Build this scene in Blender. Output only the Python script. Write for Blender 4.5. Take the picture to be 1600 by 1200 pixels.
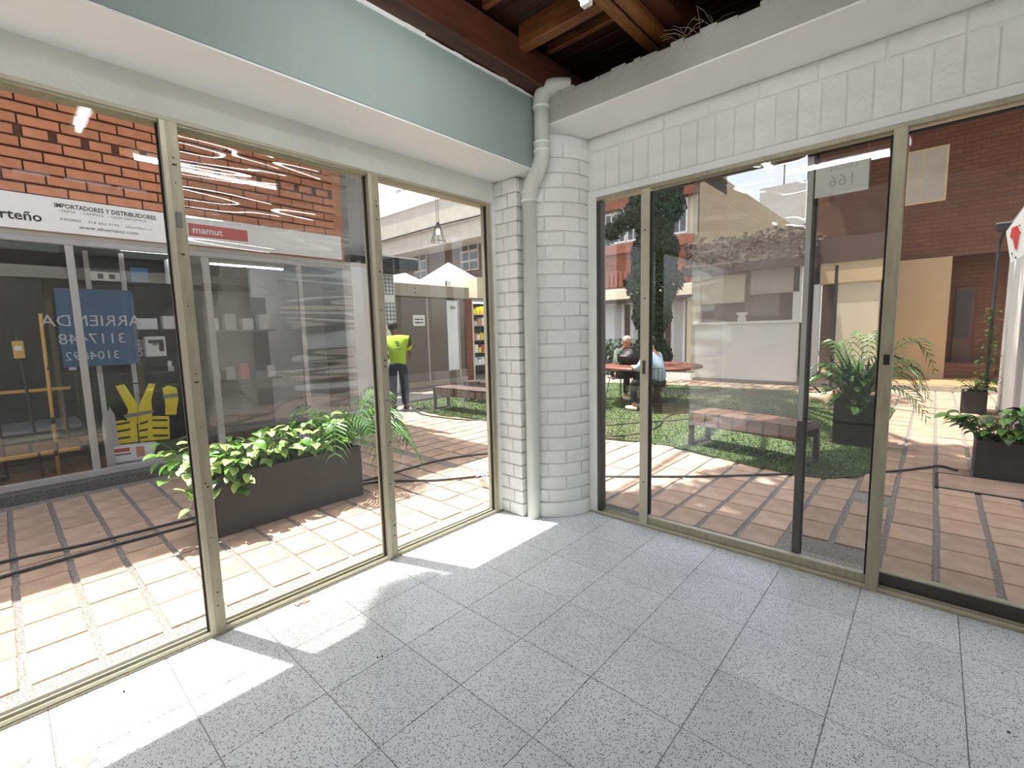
import bpy, bmesh, math, random
from mathutils import Vector, Matrix
random.seed(7)
S = bpy.context.scene
COL = S.collection
for _o in list(bpy.data.objects):
    bpy.data.objects.remove(_o)

# ------------------------------------------------------------------ camera
CAM = Vector((2.6396, -3.2082, 1.5061))
FPX = 726.875
YAW, PITCH, ROLL = (math.radians(a) for a in (42.20815, -6.45089, -1.40513))
_f = Vector((-math.sin(YAW)*math.cos(PITCH), math.cos(YAW)*math.cos(PITCH), math.sin(PITCH)))
_r = Vector((math.cos(YAW), math.sin(YAW), 0)); _u = _r.cross(_f)
CR = math.cos(ROLL)*_r + math.sin(ROLL)*_u
CU = -math.sin(ROLL)*_r + math.cos(ROLL)*_u
cd = bpy.data.cameras.new('camera'); cam = bpy.data.objects.new('camera', cd); COL.objects.link(cam)
cam.matrix_world = Matrix(((CR.x, CU.x, -_f.x, CAM.x), (CR.y, CU.y, -_f.y, CAM.y), (CR.z, CU.z, -_f.z, CAM.z), (0, 0, 0, 1)))
cd.sensor_fit = 'HORIZONTAL'; cd.sensor_width = 36.0; cd.lens = 36.0*FPX/1600; cd.clip_start = 0.02; cd.clip_end = 400
S.camera = cam
def at(x, y, ax, v):
    """point where the sight line through photo pixel x,y meets the plane axis=v"""
    d = CR*((x-800)/FPX) + CU*(-(y-600)/FPX) + _f
    return CAM + d*((v-CAM[ax])/d[ax])
def proj(p):
    d = Vector(p)-CAM; c = d.dot(_f)
    if c < 0.05: return None
    return (800+FPX*d.dot(CR)/c, 600-FPX*d.dot(CU)/c, c)

# ------------------------------------------------------------------ light
w = bpy.data.worlds.new('sky'); S.world = w; w.use_nodes = True
nt = w.node_tree; bg = nt.nodes['Background']
sky = nt.nodes.new('ShaderNodeTexSky'); sky.sky_type = 'NISHITA'; sky.sun_disc = False
SUNDIR = Vector((-0.67, -0.25, 2.5)).normalized()
sky.sun_elevation = math.asin(SUNDIR.z); sky.sun_rotation = math.atan2(SUNDIR.x, SUNDIR.y)
sky.air_density = 1.0; sky.dust_density = 3.0; sky.ozone_density = 0.6
hs = nt.nodes.new('ShaderNodeHueSaturation'); hs.inputs['Saturation'].default_value = .45
nt.links.new(sky.outputs[0], hs.inputs['Color']); nt.links.new(hs.outputs[0], bg.inputs[0]); bg.inputs[1].default_value = 0.17
sl = bpy.data.lights.new('sun', 'SUN'); sl.energy = 4.7; sl.angle = math.radians(0.55); sl.color = (1, .97, .92)
sun = bpy.data.objects.new('sun', sl); COL.objects.link(sun); sun.location = (0, 0, 30)
sun.rotation_euler = SUNDIR.to_track_quat('Z', 'Y').to_euler()
S.view_settings.view_transform = 'Standard'; S.view_settings.look = 'None'
S.view_settings.exposure = 1.55; S.view_settings.gamma = 1.0; S.view_settings.use_curve_mapping = False
LAMP = 13.5

# ------------------------------------------------------------------ materials
def lin(c):
    if isinstance(c, (int, float)): c = (c, c, c)
    return tuple(((v/255)/12.92 if v/255 <= .04045 else ((v/255+.055)/1.055)**2.4) for v in c)
def newmat(name):
    m = bpy.data.materials.new(name); m.use_nodes = True
    return m, m.node_tree, m.node_tree.nodes['Principled BSDF']
def N(nt, t, **kw):
    n = nt.nodes.new(t)
    for k, v in kw.items(): setattr(n, k, v)
    return n
def mat(name, c, rough=.6, var=0.0, scale=6.0, metal=0.0, bump=0.0, bscale=None, spec=.5, c2=None, rand=0.0, detail=4, stretch=None, thresh=None):
    m, nt, b = newmat(name); L = nt.links
    b.inputs['Roughness'].default_value = rough; b.inputs['Metallic'].default_value = metal
    b.inputs['Specular IOR Level'].default_value = spec
    c = lin(c); b.inputs['Base Color'].default_value = (*c, 1)
    tc = N(nt, 'ShaderNodeTexCoord')
    src = tc.outputs['Object']
    if stretch:
        mp = N(nt, 'ShaderNodeMapping'); mp.inputs['Scale'].default_value = stretch
        L.new(src, mp.inputs[0]); src = mp.outputs[0]
    col = None
    if var or c2:
        n = N(nt, 'ShaderNodeTexNoise'); n.inputs['Scale'].default_value = scale; n.inputs['Detail'].default_value = detail
        L.new(src, n.inputs['Vector'])
        r = N(nt, 'ShaderNodeValToRGB')
        lo, hi = thresh or (.32, .68)
        r.color_ramp.elements[0].position = lo; r.color_ramp.elements[1].position = hi
        a = lin(c2) if c2 else tuple(v*(1-var) for v in c)
        e = c if c2 else tuple(min(1, v*(1+var)) for v in c)
        r.color_ramp.elements[0].color = (*a, 1); r.color_ramp.elements[1].color = (*e, 1)
        L.new(n.outputs['Fac'], r.inputs[0]); col = r.outputs[0]
    if rand:
        oi = N(nt, 'ShaderNodeObjectInfo'); hsv = N(nt, 'ShaderNodeHueSaturation')
        mr = N(nt, 'ShaderNodeMapRange'); mr.inputs['To Min'].default_value = 1-rand; mr.inputs['To Max'].default_value = 1+rand
        L.new(oi.outputs['Random'], mr.inputs['Value']); L.new(mr.outputs[0], hsv.inputs['Value'])
        if col: L.new(col, hsv.inputs['Color'])
        else: hsv.inputs['Color'].default_value = (*c, 1)
        col = hsv.outputs[0]
    if col: L.new(col, b.inputs['Base Color'])
    if bump:
        n2 = N(nt, 'ShaderNodeTexNoise'); n2.inputs['Scale'].default_value = bscale or scale*4; n2.inputs['Detail'].default_value = 3
        L.new(src, n2.inputs['Vector'])
        bp = N(nt, 'ShaderNodeBump'); bp.inputs['Strength'].default_value = bump; bp.inputs['Distance'].default_value = .01
        L.new(n2.outputs['Fac'], bp.inputs['Height']); L.new(bp.outputs[0], b.inputs['Normal'])
    return m
def emis(name, c, s):
    m, nt, b = newmat(name); b.inputs['Base Color'].default_value = (.9, .9, .9, 1)
    b.inputs['Emission Color'].default_value = (*lin(c), 1); b.inputs['Emission Strength'].default_value = s
    return m
def glass(name, tint, refl=1.0, flat=0.0, wave=0.0, wscale=(1, 1, 1), milky=0.0, milk=(235, 232, 225), rough=0.0, ior=1.5):
    m = bpy.data.materials.new(name); m.use_nodes = True; nt = m.node_tree; L = nt.links
    for n in list(nt.nodes): nt.nodes.remove(n)
    out = N(nt, 'ShaderNodeOutputMaterial'); tr = N(nt, 'ShaderNodeBsdfTransparent'); gl = N(nt, 'ShaderNodeBsdfGlossy')
    tr.inputs[0].default_value = (*tint, 1); gl.inputs['Roughness'].default_value = rough
    gl.inputs['Color'].default_value = (1, 1, 1, 1)
    fr = N(nt, 'ShaderNodeFresnel'); fr.inputs['IOR'].default_value = ior
    mu = N(nt, 'ShaderNodeMath', operation='MULTIPLY'); mu.use_clamp = True
    ge = N(nt, 'ShaderNodeNewGeometry'); iv = N(nt, 'ShaderNodeMath', operation='SUBTRACT'); iv.inputs[0].default_value = 1
    L.new(ge.outputs['Backfacing'], iv.inputs[1])          # each pane reflects once, on the face the ray enters
    m0 = N(nt, 'ShaderNodeMath', operation='MULTIPLY'); m0.inputs[1].default_value = refl; L.new(fr.outputs[0], m0.inputs[0])
    m1 = N(nt, 'ShaderNodeMath', operation='ADD'); m1.inputs[1].default_value = flat; L.new(m0.outputs[0], m1.inputs[0])
    L.new(m1.outputs[0], mu.inputs[0]); L.new(iv.outputs[0], mu.inputs[1])
    mx = N(nt, 'ShaderNodeMixShader'); L.new(mu.outputs[0], mx.inputs[0])
    base = tr.outputs[0]
    if milky:
        df = N(nt, 'ShaderNodeBsdfDiffuse'); df.inputs[0].default_value = (*lin(milk), 1)
        tl = N(nt, 'ShaderNodeBsdfTranslucent'); tl.inputs[0].default_value = (*lin(milk), 1)
        ad = N(nt, 'ShaderNodeMixShader'); ad.inputs[0].default_value = .6
        L.new(df.outputs[0], ad.inputs[1]); L.new(tl.outputs[0], ad.inputs[2])
        m2 = N(nt, 'ShaderNodeMixShader'); m2.inputs[0].default_value = milky
        L.new(base, m2.inputs[1]); L.new(ad.outputs[0], m2.inputs[2]); base = m2.outputs[0]
    L.new(base, mx.inputs[1]); L.new(gl.outputs[0], mx.inputs[2])
    if wave:
        tc = N(nt, 'ShaderNodeTexCoord'); mp = N(nt, 'ShaderNodeMapping'); mp.inputs['Scale'].default_value = wscale
        n = N(nt, 'ShaderNodeTexNoise'); n.inputs['Scale'].default_value = 1; n.inputs['Detail'].default_value = 1.0
        L.new(tc.outputs['Object'], mp.inputs[0]); L.new(mp.outputs[0], n.inputs['Vector'])
        bp = N(nt, 'ShaderNodeBump'); bp.inputs['Strength'].default_value = 1; bp.inputs['Distance'].default_value = wave
        L.new(n.outputs['Fac'], bp.inputs['Height']); L.new(bp.outputs[0], gl.inputs['Normal'])
    L.new(mx.outputs[0], out.inputs[0])
    return m
def terrazzo(name):
    m, nt, b = newmat(name); L = nt.links
    tc = N(nt, 'ShaderNodeTexCoord'); geo = N(nt, 'ShaderNodeNewGeometry')
    base = N(nt, 'ShaderNodeTexNoise'); base.inputs['Scale'].default_value = 2.2; base.inputs['Detail'].default_value = 5
    L.new(geo.outputs['Position'], base.inputs['Vector'])
    r0 = N(nt, 'ShaderNodeValToRGB'); r0.color_ramp.elements[0].color = (*lin((214, 216, 217)), 1); r0.color_ramp.elements[1].color = (*lin((230, 232, 233)), 1)
    r0.color_ramp.elements[0].position = .3; r0.color_ramp.elements[1].position = .7
    L.new(base.outputs['Fac'], r0.inputs[0]); col = r0.outputs[0]
    for sc, th, dark, prob in ((125, .36, (118, 121, 122), .5), (250, .4, (160, 163, 164), .5)):
        v = N(nt, 'ShaderNodeTexVoronoi'); v.inputs['Scale'].default_value = sc; L.new(geo.outputs['Position'], v.inputs['Vector'])
        lt = N(nt, 'ShaderNodeMath', operation='LESS_THAN'); lt.inputs[1].default_value = th; L.new(v.outputs['Distance'], lt.inputs[0])
        sp = N(nt, 'ShaderNodeSeparateColor'); L.new(v.outputs['Color'], sp.inputs[0])
        l2 = N(nt, 'ShaderNodeMath', operation='LESS_THAN'); l2.inputs[1].default_value = prob; L.new(sp.outputs[0], l2.inputs[0])
        mm = N(nt, 'ShaderNodeMath', operation='MULTIPLY'); L.new(lt.outputs[0], mm.inputs[0]); L.new(l2.outputs[0], mm.inputs[1])
        mx = N(nt, 'ShaderNodeMix', data_type='RGBA'); L.new(mm.outputs[0], mx.inputs['Factor']); L.new(col, mx.inputs['A'])
        mx.inputs['B'].default_value = (*lin(dark), 1); col = mx.outputs['Result']
    oi = N(nt, 'ShaderNodeObjectInfo'); hsv = N(nt, 'ShaderNodeHueSaturation'); mr = N(nt, 'ShaderNodeMapRange')
    mr.inputs['To Min'].default_value = .95; mr.inputs['To Max'].default_value = 1.04
    L.new(oi.outputs['Random'], mr.inputs['Value']); L.new(mr.outputs[0], hsv.inputs['Value']); L.new(col, hsv.inputs['Color'])
    L.new(hsv.outputs[0], b.inputs['Base Color']); b.inputs['Roughness'].default_value = .36; b.inputs['Specular IOR Level'].default_value = .45
    return m
def brickmat(name, c1, c2, mortar, sx=.29, sy=.1, rough=.85, plane='xz'):
    m, nt, b = newmat(name); L = nt.links
    geo = N(nt, 'ShaderNodeNewGeometry'); sep = N(nt, 'ShaderNodeSeparateXYZ'); cmb = N(nt, 'ShaderNodeCombineXYZ')
    L.new(geo.outputs['Position'], sep.inputs[0])
    L.new(sep.outputs[0 if plane == 'xz' else 1], cmb.inputs[0]); L.new(sep.outputs[2], cmb.inputs[1])
    br = N(nt, 'ShaderNodeTexBrick'); br.inputs['Scale'].default_value = 1
    br.inputs['Brick Width'].default_value = sx; br.inputs['Row Height'].default_value = sy; br.inputs['Mortar Size'].default_value = .008
    br.inputs['Color1'].default_value = (*lin(c1), 1); br.inputs['Color2'].default_value = (*lin(c2), 1); br.inputs['Mortar'].default_value = (*lin(mortar), 1)
    L.new(cmb.outputs[0], br.inputs['Vector']); L.new(br.outputs['Color'], b.inputs['Base Color'])
    b.inputs['Roughness'].default_value = rough
    bp = N(nt, 'ShaderNodeBump'); bp.inputs['Strength'].default_value = .6; bp.inputs['Distance'].default_value = .01; bp.invert = True
    L.new(br.outputs['Fac'], bp.inputs['Height']); L.new(bp.outputs[0], b.inputs['Normal'])
    return m

M = {}
M['paint'] = mat('white_paint', (240, 241, 238), .55, var=.05, scale=3, bump=.15, bscale=30)
M['soffit'] = mat('soffit_paint', (249, 250, 247), .6, var=.02, scale=3)
M['paint_brick'] = mat('painted_brick', (240, 241, 238), .5, var=.03, scale=9, bump=.35, bscale=45, rand=.03)
M['lintel'] = mat('lintel_paint', (240, 243, 234), .6, var=.05, scale=2.5, bump=.3, bscale=14)
M['fascia'] = mat('fascia_paint', (156, 168, 163), .6, var=.03, scale=1.5, bump=.1, bscale=40)
M['fascia2'] = mat('beam_plaster', (184, 185, 178), .65, var=.05, scale=4, bump=.35, bscale=25)
M['terrazzo'] = terrazzo('terrazzo')
M['grout'] = mat('floor_grout', (128, 128, 124), .9)
M['pvc'] = mat('painted_pipe', (214, 216, 210), .38, var=.03, scale=5)
M['alu'] = mat('beige_aluminium', (168, 162, 138), .42, var=.10, scale=7, metal=.25, stretch=(6, 6, 1))
M['alu_edge'] = mat('pale_aluminium', (196, 190, 168), .4, var=.06, scale=7, metal=.2)
M['alu_dark'] = mat('dark_aluminium', (74, 72, 68), .4, var=.1, scale=5, metal=.3)
M['alu_shop'] = mat('shop_aluminium', (172, 168, 164), .4, var=.06, scale=5, metal=.3)
M['gasket'] = mat('black_gasket', (24, 23, 22), .7)
M['wood_beam'] = mat('stained_beam', (132, 84, 44), .5, c2=(94, 56, 28), scale=5, stretch=(1, 9, 9), detail=5)
M['wood_beam_y'] = mat('stained_beam_lengthwise', (142, 92, 50), .5, c2=(104, 62, 32), scale=5, stretch=(9, 1, 9), detail=5)
M['wood_header'] = mat('dark_header_wood', (90, 50, 32), .5, c2=(64, 34, 22), scale=4, stretch=(8, 1, 8))
M['plank'] = mat('ceiling_plank', (70, 42, 27), .6, c2=(44, 26, 17), scale=5, stretch=(1, 10, 10), rand=.25)
M['glass'] = glass('clear_glass', (.975, .98, .975), 1.7)
M['film'] = glass('rippled_window_film', (.86, .86, .85), .8, flat=.08, wave=.03, wscale=(.6, .8, 8.0), milky=.02)
M['film_r'] = glass('milky_window_film', (.88, .87, .85), .9, flat=.07, wave=.03, wscale=(1.5, 1, 6.0), milky=.12, milk=(225, 220, 212))
M['film_brown'] = glass('smoky_glass', (.86, .85, .83), 1.5)
M['shopglass'] = glass('shop_glass', (.96, .96, .96), 1.8)
M['brick'] = mat('terracotta_brick', (198, 132, 98), .85, var=.10, scale=7, bump=.35, bscale=60, rand=.10)
M['mortar'] = mat('brick_mortar', (96, 68, 52), .95, var=.1, scale=20, bump=.3)
M['paver'] = mat('clay_paver', (180, 153, 131), .85, c2=(152, 126, 107), scale=5, bump=.25, bscale=70, rand=.12)
M['gravel'] = mat('washed_gravel', (150, 142, 134), .9, c2=(92, 87, 82), scale=95, bump=.6, bscale=110, thresh=(.42, .58))
M['curb'] = mat('dark_granite_curb', (104, 100, 96), .7, c2=(52, 50, 48), scale=110, bump=.3, bscale=120, thresh=(.42, .58))
M['turf'] = mat('artificial_turf', (104, 118, 80), .95, c2=(66, 80, 50), scale=60, bump=1.0, bscale=220, detail=6, spec=.1)
M['planter'] = mat('charcoal_planter', (50, 49, 49), .62, c2=(40, 39, 40), scale=5, bump=.12, bscale=50)
M['soil'] = mat('potting_soil', (48, 36, 27), .95, var=.3, scale=40, bump=.6)
M['leaf'] = mat('glossy_leaf', (112, 158, 62), .35, c2=(66, 116, 42), scale=14, rand=.28)
M['leaf_v'] = mat('variegated_leaf', (176, 202, 112), .38, c2=(92, 146, 60), scale=18, rand=.2)
M['leaf_d'] = mat('dark_leaf', (52, 88, 38), .42, c2=(30, 58, 26), scale=12, rand=.3)
M['ivy'] = mat('ivy_leaf', (40, 60, 30), .55, c2=(14, 26, 13), scale=9, spec=.3)
M['stem'] = mat('green_stem', (84, 112, 50), .6)
M['palm'] = mat('palm_leaflet', (92, 136, 64), .42, c2=(58, 104, 48), scale=5)
M['bark'] = mat('tree_bark', (70, 56, 44), .95, var=.25, scale=14, bump=.8, bscale=25)
M['hose'] = mat('black_hose', (36, 31, 29), .5)
M['steel'] = mat('black_steel', (42, 41, 42), .45, var=.08, scale=6)
M['bench_wood'] = mat('bench_wood', (122, 88, 74), .55, c2=(94, 64, 53), scale=6, stretch=(1, 6, 6), rand=.1)
M['bench_dark'] = mat('dark_bench_wood', (92, 72, 62), .5, c2=(66, 50, 44), scale=6, stretch=(1, 6, 6), rand=.1)
M['black'] = mat('matt_black', (22, 22, 23), .6)
M['white'] = mat('white_plastic', (232, 232, 230), .45)
M['whitewall'] = mat('white_render', (232, 234, 232), .75, var=.03, scale=2)
M['cream'] = mat('cream_render', (214, 202, 176), .75, var=.05, scale=2)
M['cream_shaded'] = mat('shaded_cream_render', (182, 158, 124), .75, var=.05, scale=2)  # cream render with the shade on its wall put into the colour
M['tan'] = mat('tan_beam', (198, 176, 140), .75, var=.05, scale=2)
M['concrete'] = mat('pale_concrete', (176, 168, 154), .85, var=.08, scale=2.5)
M['slab'] = mat('white_slab', (238, 236, 232), .8, var=.03, scale=2)
M['kiosk'] = mat('taupe_panel', (112, 104, 92), .5, var=.04, scale=1.5)
M['kiosk_beam'] = mat('taupe_beam', (160, 148, 128), .7, var=.05, scale=3)
M['redbrick'] = brickmat('far_red_brick', (146, 84, 62), (130, 74, 56), (112, 76, 62))
M['brownbrick'] = brickmat('far_brown_brick', (112, 76, 56), (98, 66, 50), (82, 60, 48))
M['pillarbrick'] = brickmat('pillar_brick', (140, 78, 56), (122, 66, 48), (100, 68, 54), .2, .08, plane='yz')
M['brownwall'] = mat('dark_brown_wall', (94, 74, 66), .9, var=.08, scale=3)
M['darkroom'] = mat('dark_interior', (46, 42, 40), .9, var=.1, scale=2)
M['shopfloor'] = mat('brown_shop_floor', (120, 84, 60), .5, var=.1, scale=3)
M['windowglass'] = mat('far_window_glass', (72, 72, 74), .15)
M['canvas'] = mat('tent_canvas', (236, 240, 248), .8)
M['text'] = mat('sign_ink', (40, 38, 38), .7)
M['textg'] = mat('sign_grey_ink', (120, 118, 116), .7)
M['red'] = mat('sign_red', (196, 62, 58), .6)
M['banner'] = mat('banner_vinyl', (238, 235, 230), .5)
M['blue'] = mat('banner_blue', (40, 84, 118), .6)
M['paper'] = mat('paper', (226, 226, 220), .8)
M['yellow'] = mat('vest_yellow', (226, 206, 40), .75, var=.08, scale=12, bump=.3, bscale=30)
M['grey'] = mat('mid_grey', (128, 128, 126), .6)
M['palegrey'] = mat('pale_grey', (190, 188, 184), .6)
M['polewood'] = mat('yellow_pole', (206, 160, 70), .5)
M['tube'] = emis('fluorescent_tube', (250, 253, 255), LAMP)
M['led'] = emis('shop_light_strip', (240, 244, 255), 6.0)
M['bulb'] = emis('lantern_bulb', (255, 236, 200), 4.0)
M['skin'] = mat('skin', (196, 134, 104), .55)
M['skin_d'] = mat('brown_skin', (120, 78, 58), .55)
M['hair_d'] = mat('dark_hair', (36, 28, 26), .7)
M['hair_g'] = mat('grey_hair', (178, 152, 134), .7)
M['lime'] = mat('lime_shirt', (160, 190, 50), .8, var=.07, scale=7)
M['navy'] = mat('navy_trousers', (38, 44, 58), .85, var=.1, scale=8)
M['sage'] = mat('sage_shirt', (150, 166, 146), .85, var=.06, scale=8)
M['blueshirt'] = mat('pale_blue_shirt', (150, 166, 180), .85, var=.06, scale=6)
M['shoe'] = mat('cream_shoe', (222, 206, 184), .7)
M['tabletop'] = mat('red_stone_top', (112, 64, 54), .4, var=.15, scale=30)
M['dogfur'] = mat('cream_fur', (222, 196, 166), .95, var=.12, scale=14, bump=.8, bscale=60)
M['dognose'] = mat('dog_face', (128, 92, 70), .9)
M['flake'] = mat('plaster_flake', (196, 190, 176), .9, c2=(150, 142, 126), scale=30)
M['twig'] = mat('dry_straw', (150, 138, 112), .9)
M['debris'] = mat('red_debris', (190, 120, 104), .8, c2=(222, 210, 200), scale=60)
M['orange_tile'] = mat('ochre_tile', (170, 130, 94), .6, var=.1, scale=3)

# ------------------------------------------------------------------ builders
ORG = {}
def link(o, parent=None):
    COL.objects.link(o)
    if parent is not None: o.parent = parent
    return o
def org(p): return ORG.get(p.name, Vector((0, 0, 0))) if p is not None else Vector((0, 0, 0))
def tag(o, label=None, cat=None, group=None, kind=None):
    if label: o['label'] = label
    if cat: o['category'] = cat
    if group: o['group'] = group
    if kind: o['kind'] = kind
    return o
def thing(name, loc=(0, 0, 0), label=None, cat=None, group=None, kind=None, rz=0):
    o = bpy.data.objects.new(name, None); o.empty_display_size = .1; link(o)
    o.location = loc; o.rotation_euler = (0, 0, rz); ORG[o.name] = Vector(loc) if rz == 0 else Vector((0, 0, 0))
    return tag(o, label, cat, group, kind)
class MB:
    def __init__(s): s.v = []; s.f = []
    def add(s, vs, fs):
        n = len(s.v); s.v += [tuple(v) for v in vs]; s.f += [tuple(i+n for i in f) for f in fs]; return s
    def box(s, x0, x1, y0, y1, z0, z1):
        x0, x1 = min(x0, x1), max(x0, x1); y0, y1 = min(y0, y1), max(y0, y1); z0, z1 = min(z0, z1), max(z0, z1)
        return s.add([(x0, y0, z0), (x1, y0, z0), (x1, y1, z0), (x0, y1, z0), (x0, y0, z1), (x1, y0, z1), (x1, y1, z1), (x0, y1, z1)],
                     [(0, 3, 2, 1), (4, 5, 6, 7), (0, 1, 5, 4), (1, 2, 6, 5), (2, 3, 7, 6), (3, 0, 4, 7)])
    def prism(s, pts, axis, a, b):
        """2D outline extruded along axis (0,1,2) from a to b"""
        n = len(pts)
        def mk(p, t): return {0: (t, p[0], p[1]), 1: (p[0], t, p[1]), 2: (p[0], p[1], t)}[axis]
        vs = [mk(p, a) for p in pts]+[mk(p, b) for p in pts]
        return s.add(vs, [tuple(range(n))[::-1], tuple(range(n, 2*n))]+[(i, (i+1) % n, (i+1) % n+n, i+n) for i in range(n)])
    def tube(s, pts, r, n=8, caps=True):
        pts = [Vector(p) for p in pts]; rs = r if isinstance(r, (list, tuple)) else [r]*len(pts)
        base = len(s.v); up = None
        for i, p in enumerate(pts):
            t = (pts[min(i+1, len(pts)-1)]-pts[max(i-1, 0)]).normalized()
            if up is None:
                up = Vector((0, 0, 1)) if abs(t.z) < .9 else Vector((1, 0, 0))
            a = t.cross(up).normalized(); b = a.cross(t).normalized(); up = b
            for k in range(n):
                an = 2*math.pi*k/n; s.v.append(tuple(p+(a*math.cos(an)+b*math.sin(an))*rs[i]))
        for i in range(len(pts)-1):
            for k in range(n):
                q = base+i*n; s.f.append((q+k, q+(k+1) % n, q+n+(k+1) % n, q+n+k))
        if caps:
            s.f.append(tuple(base+k for k in range(n))[::-1]); s.f.append(tuple(base+(len(pts)-1)*n+k for k in range(n)))
        return s
    def lathe(s, prof, c, n=20):
        base = len(s.v)
        for r, z in prof:
            for k in range(n):
                a = 2*math.pi*k/n; s.v.append((c[0]+r*math.cos(a), c[1]+r*math.sin(a), c[2]+z))
        for i in range(len(prof)-1):
            for k in range(n):
                q = base+i*n; s.f.append((q+k, q+(k+1) % n, q+n+(k+1) % n, q+n+k))
        s.f.append(tuple(base+k for k in range(n))[::-1]); s.f.append(tuple(base+(len(prof)-1)*n+k for k in range(n)))
        return s
    def ell(s, c, r, n=10, m=8, rot=None):
        base = len(s.v); R = rot or Matrix.Identity(3); c = Vector(c)
        for i in range(m+1):
            th = math.pi*i/m
            for k in range(n):
                a = 2*math.pi*k/n
                s.v.append(tuple(c+R @ Vector((r[0]*math.sin(th)*math.cos(a), r[1]*math.sin(th)*math.sin(a), r[2]*math.cos(th)))))
        for i in range(m):
            for k in range(n):
                q = base+i*n; s.f.append((q+n+k, q+n+(k+1) % n, q+(k+1) % n, q+k))
        return s
    def mesh(s, name, m, smooth=False, bevel=0, off=Vector((0, 0, 0)), seg=1, merge=False):
        me = bpy.data.meshes.new(name)
        me.from_pydata([tuple(Vector(v)-off) for v in s.v], [], s.f)
        bm = bmesh.new(); bm.from_mesh(me)
        if merge: bmesh.ops.remove_doubles(bm, verts=bm.verts, dist=1e-5)
        if bevel: bmesh.ops.bevel(bm, geom=list(bm.edges), offset=bevel, segments=seg, affect='EDGES', clamp_overlap=True)
        bmesh.ops.recalc_face_normals(bm, faces=bm.faces)
        bm.to_mesh(me); bm.free()
        if smooth:
            for p in me.polygons: p.use_smooth = True
        me.materials.append(M[m] if isinstance(m, str) else m)
        return me
    def build(s, name, m, parent=None, smooth=False, bevel=0, seg=1, merge=False, **kw):
        off = org(parent); loc = None
        if parent is None:                      # a thing made of one mesh: origin at its base
            xs = [v[0] for v in s.v]; ys = [v[1] for v in s.v]; zs = [v[2] for v in s.v]
            off = Vector(((min(xs)+max(xs))/2, (min(ys)+max(ys))/2, min(zs)))
        o = bpy.data.objects.new(name, s.mesh(name, m, smooth, bevel, off, seg, merge))
        link(o, parent)
        if parent is None: o.location = off; ORG[o.name] = off
        else: ORG[o.name] = off
        if kw: tag(o, **kw)
        return o
def bx(name, m, parent, x0, x1, y0, y1, z0, z1, bevel=0, **kw):
    return MB().box(x0, x1, y0, y1, z0, z1).build(name, m, parent, bevel=bevel, **kw)
def inst(name, me, parent, mw):
    o = bpy.data.objects.new(name, me); link(o, parent)
    mw = mw.copy(); mw.translation -= org(parent); o.matrix_local = mw
    return o
def copy_tree(o, parent=None):
    c = o.copy(); COL.objects.link(c); c.parent = parent
    for ch in list(o.children): copy_tree(ch, c)
    return c
def text(name, s, size, loc, xdir, m, parent, align='LEFT', flip=False, depth=.001, bold=0.0):
    """flat lettering standing upright; xdir = reading direction"""
    cu = bpy.data.curves.new(name, 'FONT'); cu.body = s; cu.size = size; cu.align_x = align; cu.align_y = 'CENTER'
    cu.extrude = depth; cu.offset = bold; cu.resolution_u = 2
    t = bpy.data.objects.new(name, cu); COL.objects.link(t)
    me = bpy.data.meshes.new_from_object(t); bpy.data.objects.remove(t)
    x = Vector(xdir).normalized(); z = Vector((0, 0, 1)); n = x.cross(z)
    if flip: x = -x
    off = org(parent); L = Vector(loc)-off
    for v in me.vertices:
        c = v.co.copy(); v.co = L + x*c.x + z*c.y + n*c.z
    me.materials.clear(); me.materials.append(M[m])
    o = bpy.data.objects.new(name, me); link(o, parent); ORG[o.name] = off
    return o
def rot_to(zdir, roll=0.0):
    q = Vector(zdir).to_track_quat('Z', 'Y').to_matrix().to_4x4()
    return q @ Matrix.Rotation(roll, 4, 'Z')

# ================================================================== ROOM SHELL
RX, RY = 5.2, -5.4           # far corner of the room behind the camera
# floor
fl = bx('floor', 'grout', None, -.14, RX, RY, .14, -.12, -.004, kind='structure')
tile = MB().box(-.1985, .1985, -.1985, .1985, -.02, 0).mesh('floor_tile', 'terrazzo', bevel=.0012)
def tile_piece(x0, x1, y0, y1):
    if x1-x0 > .396 and y1-y0 > .396:
        inst('floor_tile', tile, fl, Matrix.Translation(((x0+x1)/2, (y0+y1)/2, 0)))
    else:
        bx('floor_tile', 'terrazzo', fl, x0+.0015, x1-.0015, y0+.0015, y1-.0015, -.02, 0, bevel=.0012)
gx = [-.004, .0128]+[.0128+.4*i for i in range(1, 14)]
gy = [-.0109-.4*i for i in range(0, 14)]
for i in range(1, len(gx)-1):
    for j in range(len(gy)-1):
        x0, x1 = gx[i], min(gx[i+1], RX); y1, y0 = gy[j], max(gy[j+1], RY)
        if x1-x0 > .05 and y1-y0 > .05: tile_piece(x0, x1, y0, y1)
# left lintel wall, soffit and fascia (one plastered mass with its edges)
wl = bx('wall_left', 'lintel', None, -.14, 0, RY, -.0, 2.5, 2.9, kind='structure')
m = MB().box(-.14, .41, RY, 0.14, 2.675, 3.17)
o = m.build('bulkhead', 'fascia', wl, bevel=.006)
bx('soffit', 'soffit', wl, .0, .408, RY, -.02, 2.668, 2.676)
m = MB()
yy = RY
while yy < -.1:                                   # ragged plaster lip along the top of the fascia
    L_ = random.uniform(.05, .16); m.box(.395, .412+random.uniform(0, .004), yy, min(yy+L_, -.1), 3.16, 3.175+random.uniform(0, .014)); yy += L_
m.build('plaster_lip', 'paint', wl)
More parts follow.
